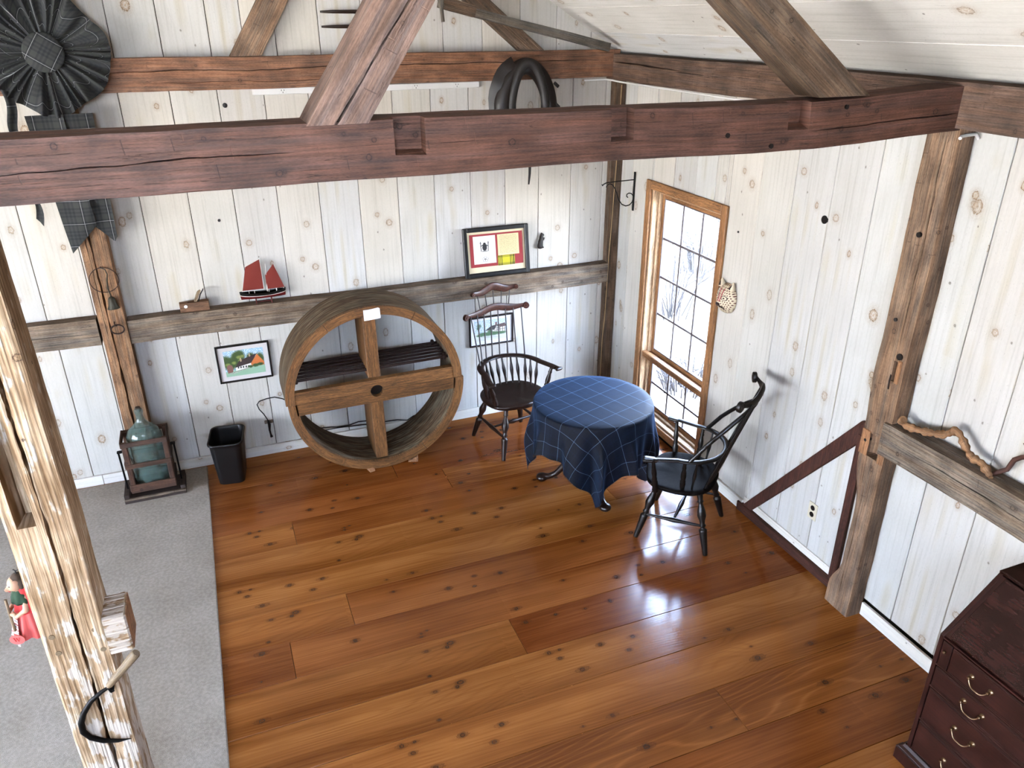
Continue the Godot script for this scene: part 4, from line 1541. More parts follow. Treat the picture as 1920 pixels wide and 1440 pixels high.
func window_and_outside() -> void:
	var w := structure("window_1", "tall oak-framed casement window with white grilles and a short lower sash", "window")
	four_sides("casing", w, 0.515, 1.592, 0.035, 2.125, 0.068, -0.022, 0.0, "window_wood")
	four_sides("jamb_liner", w, 0.583, 1.527, 0.10, 2.07, 0.022, -0.002, 0.15, "jamb_wood")
	four_sides("jamb_step", w, 0.605, 1.505, 0.122, 2.048, 0.022, 0.045, 0.145, "jamb_wood")
	# bar between the sashes
	var mb := MB.new()
	mb.box(Vector3(0.065, 0.640, 1.055), Vector3(0.13, 0.045, 0.90), 0.006, Basis.IDENTITY, 2, Vector2(2.5, 0.6))
	mb.box(Vector3(0.02, 0.664, 1.055), Vector3(0.05, 0.018, 0.90), 0.005, Basis.IDENTITY, 2, Vector2(2.5, 0.6))
	obj("transom", mb, M["window_wood"], w)
	for s in [[0.664, 2.026, 4, "upper"], [0.144, 0.618, 2, "lower"]]:
		var sash := sub(w, "sash", "tall upper sash" if s[3] == "upper" else "short lower sash")
		four_sides("sash_bar", sash, 0.627, 1.483, s[0], s[1], 0.036, 0.07, 0.115, "window_wood")
		four_sides("glazing_bead", sash, 0.663, 1.447, s[0] + 0.036, s[1] - 0.036, 0.008, 0.072, 0.10, "grille", 0.002)
		var y0: float = s[0] + 0.036
		var y1: float = s[1] - 0.036
		for k in 3:
			for j in s[2]:
				var p := MB.new()
				var z0 := 0.663 + 0.2613 * k
				var ya := lerpf(y0, y1, float(j) / s[2])
				var yb := lerpf(y0, y1, float(j + 1) / s[2])
				p.box(Vector3(0.092, (ya + yb) * 0.5, z0 + 0.13067), Vector3(0.004, yb - ya, 0.2613), 0.0)
				obj("pane", p, M["pane"], sash)
		for k in 2:
			var g := MB.new()
			g.box(Vector3(0.084, (y0 + y1) * 0.5, 0.663 + 0.2613 * (k + 1)), Vector3(0.010, y1 - y0, 0.019), 0.002)
			obj("muntin", g, M["grille"], sash)
		for j in s[2] - 1:
			var g := MB.new()
			g.box(Vector3(0.084, lerpf(y0, y1, float(j + 1) / s[2]), 1.055), Vector3(0.0105, 0.019, 0.784), 0.002)
			obj("muntin", g, M["grille"], sash)
	# outdoors, seen only through that window: pale sunlit ground and bare bushes
	mb = MB.new()
	var rows := []
	for i in 29:
		var row := PackedVector3Array()
		for j in 29:
			var p := Vector3(0.16 + i * 1.1, -0.35, -19.0 + j * 1.3)
			p.y += 0.10 * fn.get_noise_2d(p.x * 60.0, p.z * 60.0) - 0.02 * i
			row.append(p)
		rows.append(row)
	mb.grid(rows, 1.0, false, false, Vector2(20, 20))
	tag(obj("ground", mb, M["ground"]), "pale sunlit ground outside the window", "ground", "", "structure")
	var r := RandomNumberGenerator.new()
	r.seed = 5
	for q in [[3.75, -3.95, 1.25, "twig_pale", 170, "pale bare shrub outside the top of the window"], [2.25, -2.40, 1.1, "twig_dark", 26, "sparse dark twiggy shrub outside nearest the corner post"], [1.15, -0.35, 0.40, "twig_dark", 60, "low scrubby bush outside the lower sash"], [6.1, -6.4, 1.15, "stone_blue", 300, "dense blue-grey thicket farther outside behind the pale shrub"], [4.3, -6.6, 1.0, "twig_pale", 110, "pale bare shrub farthest outside beside the blue-grey thicket"]]:
		var b := MB.new()
		var at := Vector3(q[0], -0.36, q[1])
		for k in q[4]:
			var an := r.randf() * TAU
			var le: float = q[2] * r.randf_range(0.5, 1.1)
			var out := r.randf_range(0.15, 0.95)
			var p0 := at + Vector3(cos(an), 0, sin(an)) * r.randf() * 0.25
			var p1 := p0 + Vector3(cos(an) * out * 0.5, 1.0, sin(an) * out * 0.5).normalized() * le * 0.6
			var p2 := p1 + Vector3(cos(an + r.randf_range(-0.9, 0.9)) * out * 1.3, 0.7, sin(an + r.randf_range(-0.9, 0.9)) * out * 1.3).normalized() * le * 0.6
			var rd := 0.014 if q[3] == "twig_pale" else (0.010 if q[3] == "twig_dark" else 0.024)
			b.tube([p0, p1, p2], [rd, rd * 0.7, rd * 0.25], 4, false, false)
			for t in 3:
				var p3 := p1.lerp(p2, r.randf())
				b.tube([p3, p3 + Vector3(r.randf_range(-1, 1), r.randf_range(0.0, 1), r.randf_range(-1, 1)).normalized() * le * 0.28], [rd * 0.5, rd * 0.2], 3, false, false)
		tag(obj("shrub", b, M[q[3]]), q[5], "shrub", "bare shrubs outside the window", "stuff")


const LEG := [[0.0, 0.012], [0.02, 0.0135], [0.38, 0.0215], [0.40, 0.0225], [0.415, 0.0185], [0.43, 0.012], [0.45, 0.0125], [0.47, 0.019], [0.50, 0.0135], [0.55, 0.016], [0.63, 0.025], [0.70, 0.022], [0.80, 0.0125], [0.83, 0.012], [0.85, 0.018], [0.87, 0.0135], [0.92, 0.016], [1.0, 0.018]]
const ARM_POST := [[0.0, 0.015], [0.10, 0.018], [0.22, 0.020], [0.25, 0.013], [0.29, 0.019], [0.33, 0.013], [0.45, 0.019], [0.58, 0.017], [0.72, 0.011], [0.78, 0.015], [0.82, 0.011], [1.0, 0.013]]
const BULB := [[0.0, 0.0065], [0.25, 0.0075], [0.45, 0.0125], [0.55, 0.0125], [0.75, 0.0070], [1.0, 0.0060]]
const STRETCH := [[0.0, 0.009], [0.2, 0.010], [0.36, 0.014], [0.40, 0.011], [0.5, 0.021], [0.60, 0.011], [0.64, 0.014], [0.8, 0.010], [1.0, 0.009]]
const PLAIN_STRETCH := [[0.0, 0.008], [0.3, 0.012], [0.5, 0.018], [0.7, 0.012], [1.0, 0.008]]


func fat(prof: Array, by: float) -> Array:
	var out := []
	for q in prof:
		out.append([q[0], q[1] * by])
	return out


func chair_seat(wx: float, zf: float, zb: float, y: float) -> MB:
	var mb := MB.new()
	var rows := []
	for q in [[0.0, -0.012], [0.25, -0.013], [0.5, -0.011], [0.72, -0.005], [0.88, 0.0], [0.96, -0.001], [0.99, -0.006], [1.0, -0.016], [0.985, -0.030], [0.93, -0.040], [0.80, -0.044], [0.4, -0.044], [0.0, -0.044]]:
		var row := PackedVector3Array()
		for k in 48:
			var an := TAU * k / 48
			var c := cos(an)
			var s := sin(an)
			var r := pow(pow(absf(c), 2.7) + pow(absf(s), 2.7), -1.0 / 2.7)
			var p := Vector3(c * r * wx, 0, s * r * (zf if s > 0.0 else zb))
			if s > 0.0:       # two scooped thighs either side of a pommel, narrower towards the back
				p.z -= 0.022 * exp(-pow((absf(c * r) - 0.5) * 3.0, 2.0)) * s
			else:
				p.x *= 1.0 - 0.10 * absf(s)
			var up: float = q[1]
			if q[0] > 0.3 and q[1] > -0.012 and s > 0.5 and absf(c) < 0.18:
				up += 0.008 * q[0]
			row.append(Vector3(p.x * q[0], y + up, p.z * q[0]))
		rows.append(row)
	mb.grid(rows, 1.0, false, true, Vector2(1.4, 0.6))
	return mb


func crest_rail(w: float, y: float, z: float, bend: float, hgt: float, hump: float, ear: float) -> MB:
	var mb := MB.new()
	var path := []
	var rad := []
	for k in 25:
		var t := k / 12.0 - 1.0
		var yy := y + hump * (cos(t * PI) * 0.5) + 0.35 * hump * cos(t * TAU)
		path.append(Vector3(t * w * 0.5, yy, z + bend * t * t))
		rad.append(hgt * 0.5 * (1.0 - 0.42 * smoothstep(0.45, 0.85, absf(t))))
	mb.tube(path, rad, 12, false, true, 0.36, Vector3(0, 0, 1), Vector2(0.3, 2.0))
	for s in [-1.0, 1.0]:
		var c: Vector3 = path[24] if s > 0.0 else path[0]
		c += Vector3(-s * ear * 0.25, -ear * 0.15, 0)
		var ax := Vector3(-s * 0.35, 0, 1).normalized()
		mb.turned(c - ax * 0.013, c + ax * 0.013, [[0.0, ear * 0.85], [0.12, ear], [0.88, ear], [1.0, ear * 0.85]], 16)
		mb.turned(c - ax * 0.017, c + ax * 0.017, [[0.0, ear * 0.30], [0.1, ear * 0.42], [0.9, ear * 0.42], [1.0, ear * 0.30]], 12)
	return mb


func arm_bow(half: float, zf: float, zb: float, y: float) -> Array:
	var path := []
	for k in 33:
		var an := PI * (k / 32.0)
		var c := cos(an)
		var s := sin(an)
		var p := Vector3(c * half * 0.92, y, -s * (-zb))
		var t := absf(c)
		p.x *= 1.0 + 0.0 * t
		path.append(p)
	var out := []
	for q in [[1.10, 1.0], [1.06, 0.72], [1.0, 0.42], [0.95, 0.16]]:
		out.append(Vector3(half * q[0], y - 0.008 * q[1], zf * q[1]))
	out.append_array(path)
	for q in [[0.95, 0.16], [1.0, 0.42], [1.06, 0.72], [1.10, 1.0]]:
		out.append(Vector3(-half * q[0], y - 0.008 * q[1], zf * q[1]))
	return out


func chair_base(t: Node3D, m: Material, fx: float, fz: float, bx: float, bz: float, sy: float, plain: bool) -> void:
	var feet := [Vector3(-fx, 0, fz), Vector3(fx, 0, fz), Vector3(bx, 0, -bz), Vector3(-bx, 0, -bz)]
	var tops := []
	for f in feet:
		tops.append(Vector3(f.x * 0.62, sy - 0.03, f.z * 0.58))
	for k in 4:
		var mb := MB.new()
		mb.turned(feet[k], tops[k], fat(LEG, 1.22), 14)
		obj("leg", mb, m, t)
	var mids := []
	for q in [[1, 2], [0, 3]]:
		var a: Vector3 = feet[q[0]].lerp(tops[q[0]], 0.42)
		var b: Vector3 = feet[q[1]].lerp(tops[q[1]], 0.46)
		var mb := MB.new()
		mb.turned(a, b, PLAIN_STRETCH, 10)
		obj("stretcher", mb, m, t)
		mids.append(a.lerp(b, 0.5))
	var mc := MB.new()
	mc.turned(mids[0], mids[1], PLAIN_STRETCH if plain else STRETCH, 10)
	obj("stretcher", mc, m, t)


func chairs() -> void:
	# comb-back armchair by the back wall, two crest rails one above the other
	var t := thing("comb_chair", "dark brown comb-back armchair with two crest rails before the timbered house picture", "chair", Vector3(-1.195, 0, 0.555), deg_to_rad(10.5))
	var w: StandardMaterial3D = M["walnut"]
	var wr: StandardMaterial3D = M["walnut_red"]
	chair_base(t, w, 0.245, 0.25, 0.245, 0.255, 0.455, false)
	obj("seat", chair_seat(0.275, 0.255, 0.235, 0.455), w, t)
	var bow := arm_bow(0.285, 0.175, -0.265, 0.685)
	var mb := MB.new()
	mb.tube(bow, 0.0145, 12, false, true, 2.0, Vector3(0, 0, -1).cross(Vector3.UP))
	obj("arm_bow", mb, w, t)
	for s in [-1.0, 1.0]:
		mb = MB.new()
		flesh([[Vector3(s * 0.311, 0.677, 0.14), Vector3(s * 0.318, 0.676, 0.195), 0.016, 0.019], [Vector3(s * 0.300, 0.676, 0.212), Vector3(s * 0.340, 0.676, 0.208), 0.014, 0.014]], 0.007, 0.012, mb)
		obj("hand_grip", mb, w, t)
		mb = MB.new()
		mb.turned(Vector3(s * 0.235, 0.45, 0.125), Vector3(s * 0.302, 0.68, 0.135), fat(ARM_POST, 1.15), 12)
		obj("arm_support", mb, w, t)
	# spindles: short ones to the bow, long ones on to the combs
	for k in 13:
		var f := k / 12.0
		var bi := int(round(lerpf(5.0, 35.0, f)))
		var top: Vector3 = bow[bi]
		var an := lerpf(0.10, PI - 0.10, f)
		var foot := Vector3(cos(an) * 0.235, 0.455, -sin(an) * 0.205 + 0.01)
		mb = MB.new()
		mb.turned(foot, top, fat(BULB, 1.25), 8)
		obj("spindle", mb, w, t)
	for k in 8:
		var f := k / 7.0 * 2.0 - 1.0
		var an := PI * 0.5 - f * 0.98
		var a := Vector3(cos(an) * 0.262, 0.69, -sin(an) * 0.265)
		var b := Vector3(f * 0.245 + 0.048, 1.062, -0.365 + 0.035 * f * f)
		mb = MB.new()
		mb.turned(a, b, [[0, 0.0062], [1, 0.0048]], 7)
		obj("spindle", mb, w, t)
	for k in 5:
		var f := k / 4.0 * 2.0 - 1.0
		mb = MB.new()
		mb.turned(Vector3(f * 0.135 + 0.048, 1.075, -0.367 + 0.01 * f * f), Vector3(f * 0.160 + 0.056, 1.235, -0.396 + 0.012 * f * f), [[0, 0.0048], [1, 0.0042]], 7)
		obj("spindle", mb, w, t)
	obj("crest_rail", crest_rail(0.60, 1.075, -0.37, 0.045, 0.066, 0.022, 0.028), wr, t, Vector3(0.048, 0, 0))
	obj("crest_rail", crest_rail(0.43, 1.243, -0.398, 0.03, 0.068, 0.028, 0.019), wr, t, Vector3(0.056, 0, 0))
	# black bow-back armchair with a comb, under the window
	t = thing("bow_chair", "black bow-back armchair with scrolled crest standing between window and wall post", "chair", Vector3(-0.545, 0, 2.156), atan2(-0.68, -0.735))
	var e: StandardMaterial3D = M["ebony"]
	chair_base(t, e, 0.255, 0.245, 0.255, 0.245, 0.455, true)
	obj("seat", chair_seat(0.265, 0.27, 0.22, 0.455), M["ebony_seat"], t)
	bow = arm_bow(0.285, 0.175, -0.255, 0.685)
	mb = MB.new()
	mb.tube(bow, 0.011, 12, false, true, 2.0, Vector3(0, 0, -1).cross(Vector3.UP))
	obj("arm_bow", mb, e, t)
	for s in [-1.0, 1.0]:
		mb = MB.new()
		flesh([[Vector3(s * 0.311, 0.677, 0.13), Vector3(s * 0.320, 0.677, 0.208), 0.014, 0.014], [Vector3(s * 0.292, 0.677, 0.15), Vector3(s * 0.300, 0.677, 0.212), 0.013, 0.012], [Vector3(s * 0.332, 0.677, 0.155), Vector3(s * 0.342, 0.677, 0.202), 0.012, 0.012]], 0.007, 0.012, mb)
		obj("hand_grip", mb, e, t)
		mb = MB.new()
		mb.turned(Vector3(s * 0.245, 0.40, 0.135), Vector3(s * 0.300, 0.68, 0.155), [[0.0, 0.016], [0.18, 0.020], [0.32, 0.021], [0.36, 0.014], [0.40, 0.018], [0.46, 0.014], [0.58, 0.019], [0.72, 0.014], [0.86, 0.012], [1.0, 0.014]], 12)
		obj("arm_support", mb, e, t)
		for k in 2:
			var an := [0.18, 0.50][k] as float
			mb = MB.new()
			mb.turned(Vector3(s * cos(an) * 0.225, 0.455, -sin(an) * 0.2), Vector3(s * cos(an) * 0.258, 0.685, -sin(an) * 0.25), ARM_POST if k == 0 else BULB, 10)
			obj("spindle", mb, e, t)
	var hoop := []
	for k in 25:
		var f := k / 12.0 - 1.0
		var q := 1.0 - f * f
		hoop.append(Vector3(f * 0.255 * (1.0 - 0.12 * q), 0.69 + 0.385 * pow(q, 0.62), -0.075 - 0.325 * pow(q, 0.72)))
	mb = MB.new()
	mb.tube(hoop, 0.0115, 9, false, true, 1.25, Vector3(0, 0, 1))
	obj("back_hoop", mb, e, t)
	for k in 7:
		var f := k / 6.0 * 2.0 - 1.0
		mb = MB.new()
		mb.turned(Vector3(f * 0.15, 0.45, -0.19 + 0.02 * f * f), Vector3(f * 0.175, 1.14, -0.425 + 0.02 * f * f), [[0, 0.0075], [0.15, 0.012], [0.28, 0.0125], [0.38, 0.0085], [1.0, 0.0055]], 8)
		obj("spindle", mb, e, t)
	obj("crest_rail", crest_rail(0.50, 1.150, -0.43, 0.09, 0.062, 0.030, 0.036), e, t)


func arc_solid(mb: MB, r0: float, r1: float, z0: float, z1: float, a0: float, a1: float, n: int, faces: String, us := Vector2(1, 1)) -> void:
	for f in faces:
		var rows := []
		var uvs := []
		for k in n + 1:
			var an := lerpf(a0, a1, float(k) / n)
			var d := Vector3(cos(an), sin(an), 0)
			var row := PackedVector3Array()
			var uv := PackedVector2Array()
			for q in {"o": [[r1, z0], [r1, z1]], "i": [[r0, z0], [r0, z1]], "f": [[r0, z1], [r1, z1]], "b": [[r0, z0], [r1, z0]]}[f]:
				row.append(d * q[0] + Vector3(0, 0, q[1]))
				uv.append(Vector2(an * r1, q[1] if f in "oi" else q[0]) * us if f in "oi" else Vector2(q[0], an * r1) * us)
			rows.append(row)
			uvs.append(uv)
		var mid := lerpf(a0, a1, 0.5)
		var md := Vector3(cos(mid), sin(mid), 0)
		var want: Vector3 = {"o": md, "i": -md, "f": Vector3(0, 0, 1), "b": Vector3(0, 0, -1)}[f]
		var g: Vector3 = (rows[n / 2 + 1][0] - rows[n / 2][0]).cross(rows[n / 2][1] - rows[n / 2][0])
		mb.grid(rows, 1.0 if g.dot(want) > 0.0 else -1.0, false, false, Vector2(1, 1), Vector2.ZERO, uvs)
	for an in [a0, a1]:
		var d := Vector3(cos(an), sin(an), 0)
		var o := Vector3(sin(an), -cos(an), 0) * (1.0 if an == a0 else -1.0)
		mb.quad(d * r0 + Vector3(0, 0, z0), d * r1 + Vector3(0, 0, z0), d * r1 + Vector3(0, 0, z1), d * r0 + Vector3(0, 0, z1), o)


func wheel() -> void:
	var t := thing("wooden_wheel", "big hollow wooden drum wheel with crossed oak beams standing against the back wall", "wheel", Vector3(-2.33, 0.690, 0.360))
	t.rotation.z = deg_to_rad(0.8)
	for h in 2:
		var a0 := 0.0 if h == 0 else PI
		var rim := sub(t, "rim_half")
		rim.position = Vector3(0.0, 0, 0) if h == 0 else Vector3(0.014, -0.003, -0.004)
		var mb := MB.new()
		arc_solid(mb, 0.628, 0.683, -0.225, 0.197, a0, a0 + PI, 60, "oib", Vector2(1.0, 4.2))
		obj("bent_strips", mb, M["strips"], rim)
		mb = MB.new()
		# the sawn face ring is built of felloes that meet at tight joints
		for k in 3:
			var b0 := a0 + PI * k / 3.0 + (0.0 if k == 0 else 0.003)
			arc_solid(mb, 0.621, 0.687, 0.197, 0.226, b0, a0 + PI * (k + 1) / 3.0 - 0.003, 20, "oifb", Vector2(2.5, 0.7))
		obj("face_ring", mb, M["oak"], rim)
	# uprights run behind the pair of level beams
	for s in [1.0, -1.0]:
		var mb := MB.new()
		mb.box(Vector3(0.0, s * 0.358, 0.0), Vector3(0.098, 0.535, 0.34), 0.006, Basis.IDENTITY, 1, Vector2(2.5, 0.7), Vector2(0.2, s * 0.3))
		obj("upright_beam", mb, M["oak"], t)
	for s in [1.0, -1.0]:
		var mb := MB.new()
		var pl := PackedVector2Array()
		var edge := 0.0015
		var w0 := sqrt(0.622 * 0.622 - 0.097 * 0.097)
		pl.append(Vector2(-0.621, edge))
		for k in 13:
			var an := PI - PI * k / 12.0
			pl.append(Vector2(cos(an) * 0.050, maxf(edge, sin(an) * 0.050)))
		pl.append(Vector2(0.621, edge))
		pl.append(Vector2(w0, 0.095))
		pl.append(Vector2(-w0, 0.095))
		var bas := Basis(Vector3(1, 0, 0), Vector3(0, s, 0), Vector3(0, 0, 1))
		mb.prism(pl, 0.052, Transform3D(bas, Vector3(0, 0, 0.196)), 0.0, Vector2(0.7, 2.5), Vector2(0.0, 0.3 * s))
		# grain along the beam: swap the texture's axes
		for k in mb.u.size():
			mb.u[k] = Vector2(mb.u[k].y, mb.u[k].x)
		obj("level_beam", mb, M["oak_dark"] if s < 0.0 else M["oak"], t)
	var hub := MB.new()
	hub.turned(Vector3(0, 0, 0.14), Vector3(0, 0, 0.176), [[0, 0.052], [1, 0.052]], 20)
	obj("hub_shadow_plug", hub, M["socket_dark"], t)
	# iron rods lying across the drum above the level beams
	var rack := thing("rod_rack", "row of dark iron rods lying across the inside of the wooden wheel", "rack", Vector3(-2.33, 0.838, 0.36))
	for k in 6:
		var z := -0.185 + 0.062 * k
		var mb := MB.new()
		mb.turned(Vector3(-0.605, -0.006, z), Vector3(0.605, 0.010, z), [[0, 0.0125], [1, 0.0125]], 8)
		obj("rod", mb, M["rust"], rack)
	for q in [Vector3(-0.585, -0.006, 0.125), Vector3(0.570, 0.010, -0.195), Vector3(0.575, 0.010, 0.120)]:
		var mb := MB.new()
		mb.turned(q - Vector3(0.012, 0, 0), q + Vector3(0.012, 0, 0), [[0, 0.02], [0.2, 0.026], [0.8, 0.026], [1, 0.02]], 10)
		obj("collar", mb, M["rust"], rack)
	var note := MB.new()
	var rows := []
	for i in 5:
		var row := PackedVector3Array()
		for j in 5:
			row.append(Vector3(-0.062 + j * 0.031, 0.040 - i * 0.020 + j * 0.002, 0.006 * sin(j * 1.1) + 0.004 * i * (0.5 if j < 3 else 1.0)))
		rows.append(row)
	note.grid(rows, 1.0)
	tag(obj("paper_note", note, M["paper"], self, Vector3(-2.322, 1.318, 0.590)), "small blank white paper note pinned at the top of the wooden wheel", "note")
	# two wedges keep the drum from rolling
	for q in [[-2.45, 0.53, 0.25, "small pale wedge under the wooden wheel nearer the waste bin"], [-2.09, 0.565, -0.3, "small pale wedge under the wooden wheel nearer the comb-back chair"]]:
		var mb := MB.new()
		var lift := 0.03 if q[0] < -2.2 else 0.12
		mb.prism(PackedVector2Array([Vector2(-0.12, 0.002), Vector2(0.09, 0.002), Vector2(0.09, lift * 0.3 + 0.012), Vector2(-0.12, 0.008)]) if q[0] < -2.2 else PackedVector2Array([Vector2(-0.03, 0.002), Vector2(0.05, 0.002), Vector2(0.05, 0.045), Vector2(0.03, 0.045)]), 0.045, Transform3D(Basis(Vector3.UP, q[2]) * Basis(Vector3(0, 0, 1), Vector3.UP, Vector3(-1, 0, 0)) if q[0] < -2.2 else Basis(Vector3.UP, q[2]), Vector3.ZERO), 0.002)
		tag(obj("wedge", mb, M["fresh_wood"], self, Vector3(q[0], 0, q[1])), q[3], "wedge", "wedges under the wheel")


func table() -> void:
	var c := Vector3(-0.885, 0, 1.408)
	var t := thing("round_table", "round pedestal table with curved dark legs hidden under the blue tartan cloth", "table", c)
	var mb := MB.new()
	mb.turned(Vector3(0, 0.695, 0), Vector3(0, 0.720, 0), [[0.0, 0.415], [0.3, 0.43], [0.8, 0.433], [1.0, 0.428]], 48)
	obj("tabletop", mb, M["walnut"], t)
	mb = MB.new()
	mb.turned(Vector3(0, 0.16, 0), Vector3(0, 0.70, 0), [[0, 0.045], [0.1, 0.05], [0.25, 0.055], [0.4, 0.035], [0.55, 0.045], [0.75, 0.03], [1, 0.06]], 18)
	obj("pedestal", mb, M["walnut"], t)
	for an in [-150.0, 99.0, -25.0]:
		var d := Vector3(cos(deg_to_rad(an)), 0, sin(deg_to_rad(an)))
		mb = MB.new()
		mb.tube([d * 0.03 + Vector3(0, 0.24, 0), d * 0.10 + Vector3(0, 0.235, 0), d * 0.17 + Vector3(0, 0.19, 0), d * 0.22 + Vector3(0, 0.12, 0), d * 0.27 + Vector3(0, 0.06, 0), d * 0.32 + Vector3(0, 0.033, 0), d * 0.37 + Vector3(0, 0.028, 0)], [0.034, 0.036, 0.031, 0.026, 0.022, 0.022, 0.028], 12, false, true)
		obj("leg", mb, M["walnut"], t)
		mb = MB.new()
		mb.turned(d * 0.375 + Vector3(0, 0.001, 0), d * 0.375 + Vector3(0, 0.052, 0), [[0, 0.03], [0.2, 0.042], [0.5, 0.045], [0.8, 0.036], [1, 0.008]], 16)
		obj("pad_foot", mb, M["walnut"], t)
	# the cloth: a square of tartan, so that its corners hang lowest; folds grow towards the hem
	var e1 := Vector2(0.947, -0.320)
	var e2 := Vector2(0.320, 0.947)
	var R := 0.437
	var na := 240
	var top := []
	var tuv := []
	for i in 9:
		var row := PackedVector3Array()
		var uv := PackedVector2Array()
		for k in na:
			var an := TAU * k / na
			var d := Vector2(cos(an), sin(an)) * R * i / 8.0
			row.append(Vector3(d.x, 0.7265 + 0.0008 * fn.get_noise_2d(d.x * 900.0, d.y * 900.0) - (0.004 if i == 8 else 0.0), d.y))
			uv.append(Vector2(d.dot(e1), d.dot(e2)))
		top.append(row)
		tuv.append(uv)
	var drop := []
	var nd := 26
	for k in na:
		var an := TAU * k / na
		var d := Vector2(cos(an), sin(an))
		var du := absf(d.dot(e1))
		var dv := absf(d.dot(e2))
		var off := Vector2(0.03, 0.035)
		var half := 0.785
		var lu := (half + off.x * signf(d.dot(e1))) / maxf(du, 0.001)
		var lv := (half + off.y * signf(d.dot(e2))) / maxf(dv, 0.001)
		drop.append(minf(minf(lu, lv), 1.115) - R)
	for i in range(1, nd + 1):
		var f := float(i) / nd
		var row := PackedVector3Array()
		var uv := PackedVector2Array()
		for k in na:
			var an := TAU * k / na
			var d := Vector2(cos(an), sin(an))
			var le: float = drop[k] * f
			var corner := smoothstep(0.40, 0.68, drop[k])
			var wave := sin(an * 11.0 + 0.9 * sin(an * 3.0 + 0.5)) + 0.45 * sin(an * 23.0 + 1.3)
			var fold := smoothstep(0.02, 0.42, le)
			var out := R + 0.012 + 0.022 * fold + fold * wave * (0.032 + 0.018 * corner)
			out += -0.05 * corner * smoothstep(0.25, 0.7, le)
			var tw := 0.05 * fold * sin(an * 11.0 + 1.4)
			var dd := Vector2(cos(an + tw), sin(an + tw)) * out
			var ed := minf(le / 0.018, 1.0)
			var p := Vector3(lerpf(d.x * R, dd.x, ed), 0.7235 - le * 0.985 - 0.002, lerpf(d.y * R, dd.y, ed))
			if p.y < 0.012:
				p.y = 0.012
			row.append(p)
			var q := d * (R + le)
			uv.append(Vector2(q.dot(e1), q.dot(e2)))
		top.append(row)
		tuv.append(uv)
	var cs := 1.0 / 0.15
	for row in tuv:
		for k in row.size():
			row[k] = row[k] * cs + Vector2(0.25, 0.255)
	mb = MB.new()
	mb.grid(top, -1.0, false, true, Vector2(1, 1), Vector2.ZERO, tuv)
	var cloth := obj("tablecloth", mb, M["cloth"], self, c)
	tag(cloth, "blue tartan cloth with thin white lines draped over the round table", "tablecloth")
	# frayed threads along the hem
	mb = MB.new()
	var hem: PackedVector3Array = top[top.size() - 1]
	var r := RandomNumberGenerator.new()
	r.seed = 3
	for k in na:
		for j in 3:
			var p := hem[k].lerp(hem[(k + 1) % na], j / 3.0)
			var q := p + Vector3(r.randf_range(-0.004, 0.004), -r.randf_range(0.008, 0.016), r.randf_range(-0.004, 0.004))
			q.y = maxf(q.y, 0.003)
			mb.tube([p + Vector3(0, 0.002, 0), q], 0.0008, 3, false, false)
	var fr := obj("fringe", mb, M["ebony"], cloth)
	fr.set_meta("kind", "stuff")


